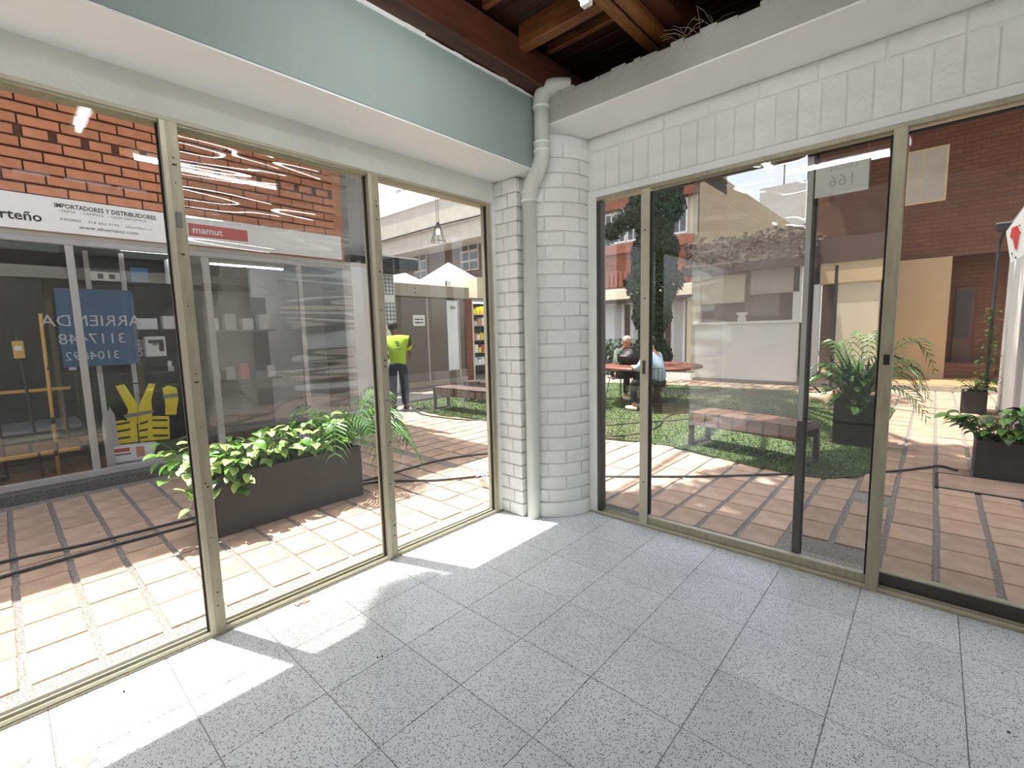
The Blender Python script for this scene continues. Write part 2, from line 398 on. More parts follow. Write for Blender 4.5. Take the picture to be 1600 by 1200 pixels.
# right wall above the glass, soffit, beam
wr = bx('wall_right', 'paint', None, .3, RX, .02, .14, 2.53, 2.98, kind='structure')
bx('soffit', 'soffit', wr, .2, RX, -.40, .14, 2.962, 2.972)
bx('beam', 'fascia2', wr, .2, RX, -.405, .14, 2.972, 3.12)
m = MB(); xx = .412
while xx < RX-.1:
    L_ = random.uniform(.03, .11); m.box(xx, min(xx+L_, RX), -.405+random.uniform(0, .012), -.33, 3.10, 3.148+random.uniform(-.012, .014)+max(0, .03-.03*xx)); xx += L_
m.build('ragged_plaster', 'fascia2', wr, bevel=.004)
bx('lintel_bed', 'paint', wr, .58, RX, -.006, .02, 2.512, 2.562, bevel=.004)
sold = MB().box(-.0545, .0545, .0125, .03, -.140, .140).mesh('soldier_brick', 'paint_brick', bevel=.004, seg=2)
x = .612-.0575
while x < RX-.06:
    x += .1148; inst('brick', sold, wr, Matrix.Translation((x, 0, 2.706)) @ Matrix.Rotation(random.uniform(-.008, .008), 4, 'Y'))
strt = MB().box(-.145, .145, .0125, .03, -.053, .053).mesh('stretcher_brick', 'paint_brick', bevel=.004, seg=2)
x = .44
while x < RX-.15:
    x += .298; inst('brick', strt, wr, Matrix.Translation((x, 0, 2.907)))
# corner: brick pier + round brick column
wc = MB().box(.005, .215, -.445, .12, 0, 2.67).build('wall_corner', 'paint', None, kind='structure')
cc = Vector((.185, 0.0, 0)); RAD = .392
core = MB().lathe([(RAD-.012, 0), (RAD-.012, 2.965)], cc, 40); core.build('column_core', 'paint', wc, smooth=False)
def arc_brick(a0, a1, h, name):
    m = MB(); n = 6; v = []; 
    for k in range(n+1):
        a = a0+(a1-a0)*k/n
        for rr in (RAD-.03, RAD): 
            for z in (0, h): v.append((rr*math.cos(a), rr*math.sin(a), z))
    f = []
    for k in range(n):
        b = 4*k
        f += [(b+2, b+6, b+7, b+3), (b+1, b+3, b+7, b+5), (b, b+4, b+6, b+2), (b, b+1, b+5, b+4)]
    f += [(0, 2, 3, 1), (4*n, 4*n+1, 4*n+3, 4*n+2)]
    m.add(v, f); return m.mesh(name, 'paint_brick', bevel=.003)
PITCH_Z = .1065
bl = .29/RAD
arcA = arc_brick(-bl/2+.014, bl/2-.014, PITCH_Z-.011, 'column_brick')
nrow = 26
for r in range(nrow):
    z = .128+r*PITCH_Z
    off = (r % 2)*bl/2
    for k in range(3):
        a = math.radians(-78)+off+k*bl
        if a > math.radians(12): continue
        inst('brick', arcA, wc, Matrix.Translation((cc.x, cc.y, z+random.uniform(-.001, .001))) @ Matrix.Rotation(a+random.uniform(-.008, .008), 4, 'Z'))
m = MB(); n = 18; pts = []
for k in range(n+1):
    a = math.radians(-88+k*(88/n)); pts.append((cc.x+(RAD+.012)*math.cos(a), cc.y+(RAD+.012)*math.sin(a)))
pts += [(cc.x, 0), (cc.x, -.2)]
m.prism(pts, 2, 0.001, .117).build('base_block', 'paint', wc, bevel=.004)
pb1 = MB().box(0, .141, -.012, .02, 0, PITCH_Z-.011).mesh('pier_brick', 'paint_brick', bevel=.003)
pb2 = MB().box(0, .088, -.012, .02, 0, PITCH_Z-.011).mesh('pier_half_brick', 'paint_brick', bevel=.003)
side = MB().box(-.02, .012, 0, .2, 0, PITCH_Z-.011).mesh('pier_side_brick', 'paint_brick', bevel=.003)
for r in range(25):
    z = .004+r*PITCH_Z
    xx = -.002
    for mm_, wd in ((pb1, .141), (pb2, .088)) if r % 2 else ((pb2, .088), (pb1, .141)):
        jx = random.uniform(0, .010) if xx > .05 else 0
        inst('brick', mm_, wc, Matrix.Translation((xx, -.448-jx*.4, z))); xx += wd+.009
    inst('brick', side, wc, Matrix.Translation((.222+random.uniform(-.006, .006), -.44, z)))
m = MB().box(.575, .655, -.008, .05, 0, 2.52)
m.build('jamb_plaster', 'paint', wc, bevel=.006)
bx('jamb_plaster', 'paint', wc, -.05, .004, -.5, -.43, 0.0, 2.66, bevel=.004)
# unseen walls behind the camera (they close the room and show in reflections)
bx('wall_back', 'paint', None, -.14, RX, RY-.12, RY, 0, 3.45, kind='structure')
wd_ = bx('wall_far_right', 'paint', None, RX, RX+.12, RY-.12, .14, 0, 3.45, kind='structure')
def smooth_path(pts, n=5):
    pts = [Vector(p) for p in pts]; P = []
    for i in range(len(pts)-1):
        p0, p1, p2, p3 = pts[max(i-1, 0)], pts[i], pts[i+1], pts[min(i+2, len(pts)-1)]
        for k in range(n):
            t = k/n; P.append(.5*((2*p1)+(-p0+p2)*t+(2*p0-5*p1+4*p2-p3)*t*t+(-p0+3*p1-3*p2+p3)*t**3))
    return P+[pts[-1]]
# drain pipe
pp = thing('drain_pipe', (.335, -.405, 0), 'white painted drain pipe with offset bend running down the corner', 'pipe')
R_ = .053
xl, xu, yp = .325, .482, -.415
MB().tube([(xl-.02, yp+.01, 0.0), (xl, yp, 2.50)], R_, 24).build('lower_pipe', 'pvc', pp, smooth=True)
pth = [(xl, yp, 2.46), (xl, yp, 2.50), (xl+.012, yp-.003, 2.545), (xl+.045, yp-.012, 2.595), (xu-.045, yp-.025, 2.665), (xu-.012, yp-.033, 2.715), (xu, yp-.035, 2.76), (xu, yp-.035, 2.83)]
MB().tube(smooth_path(pth), R_+.004, 24).build('offset_bend', 'pvc', pp, smooth=True)
MB().tube([(xu, yp-.035, 2.80), (xu, yp-.035, 3.14)], R_, 24).build('upper_pipe', 'pvc', pp, smooth=True)
pth = [(xu, yp-.035, 3.06), (xu, yp-.035, 3.11), (xu+.006, yp-.030, 3.15), (xu+.022, yp-.016, 3.182), (xu+.05, yp+.012, 3.204), (xu+.09, yp+.055, 3.212), (xu+.14, yp+.11, 3.212)]
MB().tube(smooth_path(pth), R_+.005, 24).build('top_elbow', 'pvc', pp, smooth=True)
for (px_, py_, z) in ((xl, yp, 2.475), (xl, yp, 2.535), (xu, yp-.035, 2.78), (xu, yp-.035, 2.835), (xu, yp-.035, 3.075)):
    MB().lathe([(R_+.002, -.008), (R_+.0085, -.006), (R_+.0085, .006), (R_+.002, .008)], (px_, py_, z), 24).build('collar', 'paint', pp, smooth=True)
# ceiling
ce = bx('ceiling', 'plank', None, -.1, RX, RY, .3, 3.50, 3.55, kind='structure')
pl = MB().box(.3, RX, -.066, .066, 3.475, 3.5).mesh('ceiling_plank', 'plank', bevel=.004)
y = .25
while y > RY:
    y -= .137; inst('plank', pl, ce, Matrix.Translation((random.uniform(-.05, 0), y, random.uniform(-.003, .003))))
bx('header_beam', 'wood_header', ce, .36, .535, RY, .2, 3.185, 3.40, bevel=.006)
for (y0, h, b_) in ((-.70, .10, .075), (-1.62, .10, .075), (-2.54, .10, .075), (-3.46, .1, .075)):
    bx('rafter', 'wood_beam', ce, .53, RX, y0-b_/2, y0+b_/2, 3.33, 3.475, bevel=.004)
for y0 in (-1.05, -.42, -1.35, -2.0, -2.9):
    bx('batten', 'wood_beam', ce, .53, RX, y0-.018, y0+.018, 3.42, 3.475, bevel=.003)
for x0, x1 in ((1.155, 1.225), (1.238, 1.305)):
    bx('main_beam', 'wood_beam_y', ce, x0, x1, RY, .2, 3.28, 3.475, bevel=.005)
bx('main_beam', 'wood_header', ce, 1.305, 1.42, RY, .2, 3.33, 3.475, bevel=.004)
bx('main_beam', 'wood_beam_y', ce, 3.2, 3.34, RY, .2, 3.28, 3.475, bevel=.005)
bx('gable_infill', 'plank', ce, -.1, RX, .14, .2, 2.98, 3.5)
bx('gable_infill', 'plank', ce, -.14, -.08, RY, .2, 3.17, 3.5)
# fluorescent battens
def batten(p0, p1, label):
    p0, p1 = Vector(p0), Vector(p1); c = (p0+p1)/2; d = (p1-p0).normalized(); n = Vector((-d.y, d.x, 0))
    t = thing('ceiling_lamp', (c.x, c.y, c.z), label, 'lamp', 'fluorescent battens')
    L_ = (p1-p0).length/2
    def ob(name, m_, a, b, w0, w1, z0, z1, bev=0):
        vs = []
        for z in (z0, z1):
            for (s_, w_) in ((a, w0), (b, w0), (b, w1), (a, w1)): vs.append(tuple(c+d*s_+n*w_+Vector((0, 0, z))))
        MB().add(vs, [(0, 3, 2, 1), (4, 5, 6, 7), (0, 1, 5, 4), (1, 2, 6, 5), (2, 3, 7, 6), (3, 0, 4, 7)]).build(name, m_, t, bevel=bev)
    ob('housing', 'white', -L_-.03, L_+.03, -.045, .045, .025, .07, .005)
    MB().tube([p0, p1], .016, 12).build('tube', 'tube', t, smooth=True)
    for s_ in (-1, 1): ob('end_cap', 'white', s_*L_-.02, s_*L_+.02, -.025, .025, -.02, .03, .004)
    for s_ in (-.6, .6): MB().tube([tuple(c+d*(L_*s_)+Vector((0, 0, .06))), tuple(c+d*(L_*s_)+Vector((0, 0, 3.48-c.z)))], .004, 6).build('hanger', 'white', t)
batten((2.36, -2.3, 3.02), (2.36, -1.1, 3.02), 'fluorescent batten hung parallel to the left glass wall')
batten((1.35, -2.62, 3.10), (2.25, -2.62, 3.10), 'fluorescent batten hung parallel to the sliding door')
batten((1.30, -2.3, 3.08), (1.30, -1.13, 3.08), 'fluorescent batten under the double ceiling beam')
batten((3.9, -4.2, 3.08), (3.9, -3.0, 3.08), 'fluorescent batten at the back of the room')
# straw nest on the beam
m = MB()
for k in range(16):
    a = Vector((1.42+random.uniform(-.02, .22), -.37+random.uniform(-.02, .03), 3.15+random.uniform(0, .02)))
    b = a+Vector((random.uniform(-.12, .12), random.uniform(-.08, .02), random.uniform(.0, .12)))
    m.tube([a, (a+b)/2+Vector((0, 0, .02)), b], .0016, 4)
m.build('straw_wisp', 'twig', None, label='dry straw sticking out above the rough plaster beam', cat='straw', kind=None)

# ================================================================== LEFT GLAZING
w1 = thing('window_1', (-.03, -2.6, 0), kind='structure')
def fr(name, m_, y0, y1, z0, z1, x0=-.07, x1=.012, bev=.003): return bx(name, m_, w1, x0, x1, y0, y1, z0, z1, bevel=bev)
bx('sill_track', 'alu', w1, -.085, .015, RY, -.50, 0.0, .012, bevel=.002)
for x0 in (-.075, -.035, .003): bx('track_rib', 'alu_edge', w1, x0, x0+.007, RY, -.50, .012, .030, bevel=.001)
for x0 in (-.064, -.025): bx('track_groove', 'gasket', w1, x0, x0+.024, RY, -.52, .0122, .014)
bx('head_rail', 'alu', w1, -.08, .008, RY, -.5, 2.476, 2.502, bevel=.003)
bx('head_lip', 'alu_edge', w1, .0, .016, RY, -.5, 2.488, 2.504, bevel=.002)
def mullion(y0, y1):
    mm = fr('mullion', 'alu', y0, y1, .0, 2.49, -.06, .02)
    wdt = y1-y0
    bx('mullion_lip', 'alu_edge', mm, .012, .024, y0, y0+wdt*.32, .02, 2.485, bevel=.002)
    bx('gasket', 'gasket', mm, -.03, -.008, y0-.006, y0+.001, .03, 2.475)
    for z in (.16, .23, .52, .78, .80, 1.08, 1.3, 1.34, 1.66, 1.9, 2.22, 2.3, 2.33):
        for q in range(random.choice((1, 1, 2))):
            MB().tube([(.0195, y0+wdt*random.uniform(.5, .85), z), (.0212, y0+wdt*.62, z)], .0035, 8).build('screw_hole', 'gasket', mm)
    return mm
mullion(-2.622, -2.552); mullion(-1.585, -1.510)
fr('jamb', 'alu', -.545, -.515, 0, 2.49); fr('jamb_lip', 'alu_edge', -.515, -.497, 0, 2.5, -.02, .012)
bx('gasket', 'gasket', w1, -.03, -.008, -.551, -.545, .03, 2.475)
bx('latch', 'grey', w1, .02, .028, -2.592, -2.568, 2.02, 2.09, bevel=.003)
def pane(parent, m_, a0, a1, z0, z1, t, axis):
    if axis == 0: return bx('glass_pane', m_, parent, t-.003, t+.003, a0, a1, z0, z1)
    return bx('glass_pane', m_, parent, a0, a1, t-.003, t+.003, z0, z1)
pane(w1, 'glass', RY, -2.615, .025, 2.475, -.02, 0)
pane(w1, 'glass', -2.56, -1.58, .025, 2.475, -.05, 0)
pane(w1, 'glass', -1.52, -.54, .025, 2.475, -.02, 0)
bx('wavy_film', 'film', w1, -.0462, -.0455, -2.55, -1.695, 1.02, 2.47)

# ================================================================== RIGHT GLAZING (sliding door)
d1 = thing('door_1', (1.8, .03, 0), kind='structure')
def fy(name, m_, x0, x1, z0, z1, y0=-.02, y1=.06, bev=.003): return bx(name, m_, d1, x0, x1, y0, y1, z0, z1, bevel=bev)
fy('sill_track', 'alu', .64, RX, 0, .012, -.03, .09, .002)
for y0 in (-.024, .018, .06): bx('track_rib', 'alu_edge', d1, .66, RX, y0, y0+.006, .012, .026)
fy('head_rail', 'alu', .64, RX, 2.486, 2.512, -.004, .09)
fy('head_shadow_gap', 'gasket', 1.1, RX, 2.462, 2.47, .02, .05, 0)
fy('jamb', 'alu_dark', .652, .69, 0, 2.48, -.004, .07)
s1 = fy('mullion', 'alu_edge', 1.035, 1.102, 0.0, 2.485, -.025, .02)
bx('gasket', 'gasket', s1, 1.101, 1.113, -.015, .02, .1, 2.46)
bx('lock_plate', 'alu_dark', s1, 1.055, 1.078, -.03, -.025, 1.17, 1.27, bevel=.002)
for z in (.35, 1.72, 2.2): MB().tube([(1.07, -.0245, z), (1.07, -.0268, z)], .006, 10).build('screw_hole', 'gasket', s1)
fy('bottom_rail', 'alu', 1.102, 2.435, .012, .078, -.012, .018)
fy('bottom_rail_lip', 'alu_edge', 1.102, 2.435, .074, .082, -.014, .02, .001)
s2 = fy('stile', 'alu_dark', 2.045, 2.088, .03, 2.47, .04, .07)
bx('stile_face', 'palegrey', s2, 2.046, 2.074, .034, .04, .92, 2.46, bevel=.001)
bx('gasket', 'gasket', s2, 2.088, 2.098, .04, .06, .08, 2.46)
s3 = fy('mullion', 'alu', 2.428, 2.485, 0.0, 2.485, -.035, .02)
bx('gasket', 'gasket', s3, 2.418, 2.428, -.02, .02, .08, 2.46)
bx('handle_label', 'text', s3, 2.446, 2.472, -.0375, -.035, 1.28, 1.335)
fy('bottom_rail', 'alu_dark', 2.485, RX, .012, .105, .02, .055)
fy('bottom_rail_lip', 'alu', 2.485, RX, .1, .108, .016, .058, .001)
pane(d1, 'glass', .685, 1.04, .02, 2.475, .03, 1)
pane(d1, 'glass', 1.10, 2.43, .078, 2.475, .004, 1)
pane(d1, 'film_brown', 2.05, RX, .1, 2.475, .048, 1)
bx('milky_film', 'film_r', d1, 1.395, 2.045, .0078, .0086, .82, 2.47)
# paper notice on the glass, printed side outwards (seen mirrored)
no = bx('paper_notice', 'paper', None, 2.088, 2.332, .010, .0115, 2.217, 2.396)
tag(no, 'white paper notice with mirrored lettering stuck high on the sliding door', 'notice')
text('lettering', 'LOCAL', .042, (2.215, .0095, 2.362), (1, 0, 0), 'palegrey', no, 'CENTER', flip=True, depth=.0003)
text('lettering', '166', .088, (2.215, .0095, 2.29), (1, 0, 0), 'palegrey', no, 'CENTER', flip=True, depth=.0003)

# ================================================================== COURTYARD GROUND
GZ = -.012
gr = MB().box(-24, 12, -8, 26, -.2, GZ).build('courtyard_ground', 'gravel', None, kind='structure')
TURF = [(-5.9, 2.75), (-5.4, 2.47), (-4.6, 2.25), (-3.96, 2.13), (-3.3, 2.3), (-2.4, 2.36), (-1.5, 2.3), (-.7, 2.31), (-.2, 2.41), (.2, 2.42), (.52, 2.35), (.95, 2.2), (1.3, 2.1), (1.67, 2.04), (1.98, 2.12), (2.16, 2.35), (2.25, 2.72), (2.24, 4.0), (2.18, 5.7), (2.22, 7.0), (1.9, 8.1), (1.0, 8.65), (-.15, 8.75), (-1.8, 8.6), (-3.2, 8.45), (-4.6, 8.0), (-5.6, 6.6), (-6.0, 4.6)]
def inside(p, poly):
    c = False; n = len(poly)
    for i in range(n):
        a, b = poly[i], poly[i-1]
        if (a[1] > p[1]) != (b[1] > p[1]) and p[0] < (b[0]-a[0])*(p[1]-a[1])/(b[1]-a[1])+a[0]: c = not c
    return c
turf = MB().prism(TURF, 2, .001, .018).build('artificial_turf', 'turf', None, label='green artificial turf patch in the middle of the courtyard', cat='turf')
gv_ = []; gf_ = []
for _i in range(70000):
    _t = random.random()**1.7; _x = random.uniform(-6, 2.25); _y = 2.05+6.6*_t
    if not inside((_x, _y), TURF): continue
    _a = random.uniform(0, 6.28); _h = random.uniform(.012, .034); _k = len(gv_); _w = .006
    gv_ += [(_x-_w*math.cos(_a), _y-_w*math.sin(_a), .017), (_x+_w*math.cos(_a), _y+_w*math.sin(_a), .017), (_x+random.uniform(-.014, .014), _y+random.uniform(-.014, .014), .017+_h)]
    gf_.append((_k, _k+1, _k+2))
_me = bpy.data.meshes.new('grass_pile'); _me.from_pydata([tuple(Vector(q)-org(turf)) for q in gv_], [], gf_); _me.materials.append(M['turf'])
_o = bpy.data.objects.new('grass_pile', _me); link(_o, turf); _o['kind'] = 'stuff'
# pavers: size classes (w,d); right zone strips run along y, left zone strips run along x
jobs = []
sx_, jy = .27, .335
for i in range(-24, 14):
    for j in range(-2, 34):
        xc = 2.19+.135+sx_*i; yc = .55-jy/2+jy*j
        if yc-.16 < .12 or (xc < -.1 and yc < .18) or yc > 10.3: continue
        if xc < -7.6 or xc > 4.2: continue
        if 2.06 < xc < 2.5 and (1.65 < yc < 2.05): continue      # gravel-filled missing pavers
        if 1.9 < xc < 2.4 and (.2 < yc < .5): continue
        jobs.append((xc, yc, 0))
for i in range(-30, 15):
    for j in range(-8, 14):
        xc = -2.85+.1625+.325*j; yc = -3.27+.13+.26*i
        if xc+.15 > -.1 or xc-.16 < -3.66 or yc < -5.3 or yc > .1: continue
        jobs.append((xc, yc, 1))
def seen(p):
    q = proj(p)
    if not q or not (-60 < q[0] < 1660 and 0 < q[1] < 1260): return 0
    if inside((p[0], p[1]), TURF): return 0
    if 770 < q[0] < 930: return 0
    return (p[0]-CAM.x)**2+(p[1]-CAM.y)**2
pvm = [MB().box(-.117, .117, -.160, .160, -.03, 0).mesh('paver', 'paver', bevel=.004),
       MB().box(-.155, .155, -.1125, .1125, -.03, 0).mesh('paver', 'paver', bevel=.004)]
vis = []; rest = []
for jb in jobs:
    d = seen((jb[0], jb[1], 0)); (vis if d else rest).append((d, jb))
vis.sort(key=lambda t: t[0]); rest += vis[300:]; vis = vis[:300]
for d, (xc, yc, k) in vis:
    inst('paver', pvm[k], gr, Matrix.Translation((xc+random.uniform(-.004, .004), yc+random.uniform(-.004, .004), random.uniform(-.003, .002))) @ Matrix.Rotation(random.uniform(-.008, .008), 4, 'Z'))
m = MB()
for d, (xc, yc, k) in rest:
    if inside((xc, yc), TURF): continue
    hx, hy = ((.117, .160), (.155, .1125))[k]
    m.box(xc-hx, xc+hx, yc-hy, yc+hy, -.03, random.uniform(-.003, .002))
m.build('paver_field', 'paver', gr, kind='stuff')
bx('gravel_strip', 'curb', gr, .6, 4.6, .09, .2, -.05, -.004)
# manhole cover outline on the right
mh = thing('manhole_cover', (2.9, 2.75, 0), 'square paved manhole cover with dark steel rim beside the far right planter', 'manhole')
A, B = at(1463, 752, 2, 0), at(1600, 775, 2, 0)
def strip(parent, name, m_, a, b, wd, z0, z1):
    a, b = Vector(a), Vector(b); d = (b-a).normalized(); n = Vector((-d.y, d.x, 0))*wd/2
    vs = [a-n, b-n, b+n, a+n]
    return MB().add([(v.x, v.y, z0) for v in vs]+[(v.x, v.y, z1) for v in vs], [(0, 3, 2, 1), (4, 5, 6, 7), (0, 1, 5, 4), (1, 2, 6, 5), (2, 3, 7, 6), (3, 0, 4, 7)]).build(name, m_, parent)
c0, c1, c2_, c3 = Vector((2.735, 2.42, 0)), Vector((3.45, 2.42, 0)), Vector((3.45, 2.98, 0)), Vector((2.735, 2.98, 0))
bx('lid', 'paver', mh, 2.75, 3.44, 2.43, 2.97, -.02, .003)
for a, b in ((c0, c1), (c1, c2_), (c2_, c3), (c3, c0)): strip(mh, 'rim', 'steel', a, b, .022, -.02, .006)
# hoses
def hose(pts, label, r=.011):
    P = []
    pts = [Vector((p[0], p[1], (p[2] if len(p) > 2 else 0)+r+.001)) for p in pts]
    for i in range(len(pts)-1):                # Catmull-Rom
        p0, p1, p2, p3 = pts[max(i-1, 0)], pts[i], pts[i+1], pts[min(i+2, len(pts)-1)]
        for k in range(6):
            t = k/6; P.append(.5*((2*p1)+(-p0+p2)*t+(2*p0-5*p1+4*p2-p3)*t*t+(-p0+3*p1-3*p2+p3)*t**3))
    P.append(pts[-1])
    return MB().tube(P, r, 8).build('garden_hose', 'hose', None, smooth=True, label=label, cat='hose', group='black hoses on the courtyard floor')
g = lambda x, y: tuple(at(x, y, 2, .0)[:2])
hose([(-1.92, -5.2), (-1.9, -4.2), g(0, 882), (-1.95, -2.9), g(300, 812), (-1.9, -1.6), g(575, 751), g(640, 733), g(700, 718), g(762, 710), (-1.2, .95)], 'black hose, the far one of the pair passing behind the long planter')
hose([(-1.75, -5.2), (-1.72, -4.2), g(0, 905), g(150, 862), g(300, 822), (-1.72, -1.6), g(580, 756), g(680, 752), g(760, 745), (-.4, .5), (.0, .72), g(945, 746), g(1100, 746), g(1235, 742), g(1320, 741), g(1395, 738), g(1440, 733), g(1470, 730), g(1495, 737)], 'long black hose running from the left corridor past the corner to the manhole cover')
tz = .018
hose([(*g(640, 636), tz), (*g(660, 648), 0), (*g(690, 653), 0), (*g(730, 657), 0), (-2.9, 2.3, 0), (-1.6, 2.35, tz), (*g(945, 684), tz), (*g(1000, 680), tz), (*g(1030, 668), tz), (*g(1040, 655), tz), (*g(1062, 648), tz), (*g(1095, 647), tz), (*g(1130, 640), tz)], 'black hose looping over the near edge of the turf')
hose([(-1.6, 2.9, tz), (*g(945, 667), tz), (*g(1000, 663), tz), (*g(1050, 660), tz), (*g(1085, 658), tz), (.45, 3.3, tz)], 'straight black hose lying on the turf behind the slatted bench', r=.010)

# ================================================================== LEFT SHOP BUILDING
FX = -3.85
sb = thing('shop_building', (FX, -2, 0), 'brick shop building with aluminium display windows across the left corridor', 'building')
bx('curb', 'curb', sb, FX-.1, FX+.16, -7, .85, -.15, .095, bevel=.008)
bx('curb', 'curb', sb, FX-.1, FX+.14, .85, 1.0, -.15, .095, bevel=.008)
bx('backing_wall', 'mortar', sb, FX-.25, FX-.012, -7, .34, 2.56, 4.6)
bx('header', 'concrete', sb, FX-.2, FX+.0, -7, .85, 2.52, 2.585)
bk = MB().box(-.012, .012, -.1405, .1405, -.042, .042).mesh('brick', 'brick', bevel=.003)
bkh = MB().box(-.012, .012, -.085, .085, -.042, .042).mesh('brick_half', 'brick', bevel=.003)
z = 2.97; row = 0; zc = []
COURSE = .1045
while z < 4.05:
    vent = abs(row-5) < .1
    yy = -3.6+(.147 if row % 2 else 0)
    if vent:
        while yy < .3:
            inst('brick', bkh, sb, Matrix.Translation((FX+random.uniform(-.002, .003), yy, z))); yy += .235
    else:
        while yy < .22:
            inst('brick', bk, sb, Matrix.Translation((FX+random.uniform(-.003, .004), yy, z+random.uniform(-.002, .002))) @ Matrix.Rotation(random.uniform(-.006, .006), 4, 'X')); yy += .2945
        rem = .218-(yy-.1405)
        if rem > .03: inst('brick', bk, sb, Matrix.Translation((FX, yy-.1405+rem/2, z)) @ Matrix.Diagonal((1, rem/.281, 1, 1)))
    z += COURSE; row += 1
bx('end_return', 'brick', sb, FX-.3, FX+.012, .22, .345, 2.585, 4.6)
bx('upper_wall', 'brick', sb, FX-.25, FX, -7, .34, 4.05, 4.75)
bx('lower_wall', 'brick', sb, FX-.2, FX-.003, -7, .34, 2.585, 2.92)
bx('roof_eave', 'concrete', sb, FX-4, -2.62, -7.5, .6, 4.75, 4.9)
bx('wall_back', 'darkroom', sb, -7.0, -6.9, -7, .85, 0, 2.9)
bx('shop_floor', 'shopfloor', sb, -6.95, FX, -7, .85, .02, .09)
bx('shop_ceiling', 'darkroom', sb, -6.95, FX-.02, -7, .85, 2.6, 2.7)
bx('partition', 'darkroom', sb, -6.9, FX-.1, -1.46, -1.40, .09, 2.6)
bx('end_wall', 'grey', sb, -6.9, FX, .80, .86, .0, 4.4)
bx('grey_panel', 'palegrey', sb, FX-.06, FX, .36, .85, .09, 2.52)
# shop aluminium front
for (y0, y1) in ((-4.3, -4.24), (-2.645, -2.585), (-1.47, -1.40), (-.36, -.30), (.30, .36)):
    bx('shop_post', 'alu_shop', sb, FX-.03, FX+.025, y0, y1, .095, 2.53, bevel=.004)
bx('shop_rail', 'alu_shop', sb, FX-.03, FX+.03, -7, .36, .095, .165, bevel=.004)
bx('shop_rail', 'alu_shop', sb, FX-.03, FX+.03, -7, .36, 2.47, 2.53, bevel=.004)
for (y0, y1) in ((-7, -4.28), (-4.26, -2.62), (-2.6, -1.44), (-1.43, -.34), (-.32, .33)):
    pane(sb, 'shopglass', y0, y1, .15, 2.48, FX, 0)
# shop lights inside
for (a, b, lb) in (((-4.25, -3.5), (-4.25, -2.75), 'light strip inside the shop window above the fishing poles'), ((-4.3, -2.15), (-4.3, -1.55), 'light strip inside the shop window above the yellow vest'), ((-4.9, -1.1), (-4.9, -.1), 'light strip inside the second shop')):
    t = thing('strip_light', (a[0], a[1], 2.54), lb, 'lamp', 'shop light strips')
    bx('housing', 'white', t, a[0]-.03, a[0]+.03, a[1], b[1], 2.555, 2.60)
    bx('diffuser', 'led', t, a[0]-.022, a[0]+.022, a[1]+.01, b[1]-.01, 2.535, 2.555)
# banners
XB = FX+.02
bn = MB().box(XB, XB+.012, -4.6, -1.775, 2.585, 2.915).build('shop_banner', 'banner', None, bevel=.002)
tag(bn, 'long white shop banner with black lettering over the first display window', 'banner')
XT = XB+.0135
def yof(px_, py_): return at(px_, py_, 0, XT)
def line(s, size, p0, p1, m_, bold=0.0, py=None):
    a = at(p0[0], p0[1], 0, XT); b = at(p1[0], p1[1], 0, XT)
    o = text('lettering', s, size, (XT, a.y, (a.z+b.z)/2), (0, 1, 0), m_, bn, 'LEFT', depth=.0004, bold=bold)
    ys = [v.co.y for v in o.data.vertices]; w_ = max(ys)-min(ys); k = (b.y-a.y)/max(w_, 1e-4); y0 = min(ys)
    for v in o.data.vertices: v.co.y = y0+(v.co.y-y0)*k
o = text('lettering', 'elnorteño', .125, (XT, at(66, 341, 0, XT).y, at(35, 337, 0, XT).z), (0, 1, 0), 'text', bn, 'RIGHT', depth=.0004, bold=.002)
line('IMPORTADORES Y DISTRIBUIDORES', .062, (84, 319), (243, 342), 'text', .001)
line('• PESCA   • CAMPING   • CAZA DEPORTIVA   •', .034, (91, 329), (236, 347), 'textg')
line('5406860    318 662 9193    elnorteno.co', .034, (93, 342), (238, 359), 'textg')
line('www.elnorteno.com', .05, (124, 355), (216, 365), 'text')
b2 = MB().box(XB, XB+.012, -1.72, .30, 2.60, 2.925).build('shop_banner', 'banner', None, bevel=.002)
tag(b2, 'white shop banner with a red lettered panel over the second display window', 'banner')
bx('red_panel', 'red', b2, XT-.001, XT, -1.58, -.95, 2.70, 2.84)
text('lettering', 'mamut', .11, (XT, -1.54, 2.77), (0, 1, 0), 'white', b2, 'LEFT', depth=.0004, bold=.002)
# --- goods in the first display window
def rod(name, p0, p1, r, m_, label, cat, extra=None):
    t = thing(name, p0, label, cat)
    MB().tube([p0, p1], r, 8).build('shaft', m_, t, smooth=True)
    if extra: extra(t)
    return t
P_ = lambda x, y, X=-4.3: tuple(at(x, y, 0, X))
def collars(col, spots):
    def f(t):
        for (q0, q1, r) in spots: MB().tube([q0, q1], r, 8).build('collar', col, t, smooth=True)
    return f
rod('yellow_pole', (-4.3, -2.88, .09), P_(63, 490), .016, 'polewood', 'yellow pole leaning upright in the shop window', 'pole', collars('black', [(P_(74, 573), P_(75, 578), .018), (P_(82, 652), P_(83, 662), .018), (P_(87, 690), P_(88, 712), .02)]))
def reel(t): 
    bx('tag_card', 'polewood', t, -4.25, -4.24, *sorted((P_(18, 535)[1], P_(36, 535)[1])), P_(20, 560)[2], P_(20, 533)[2])
    bx('tag_label', 'paper', t, -4.24, -4.238, *sorted((P_(21, 535)[1], P_(32, 535)[1])), P_(20, 548)[2], P_(20, 541)[2])
rod('fishing_rod', (-4.3, -3.0, .09), P_(24, 520), .012, 'black', 'black fishing rod with a yellow card tag in the shop window', 'fishing rod', reel)
rod('fishing_rod', (-4.4, -2.62, .09), (-4.4, -2.66, 1.55), .010, 'black', 'short black fishing rod nearest the window post', 'fishing rod', lambda t: bx('tag_label', 'paper', t, -4.39, -4.388, -2.69, -2.63, 1.2, 1.27))
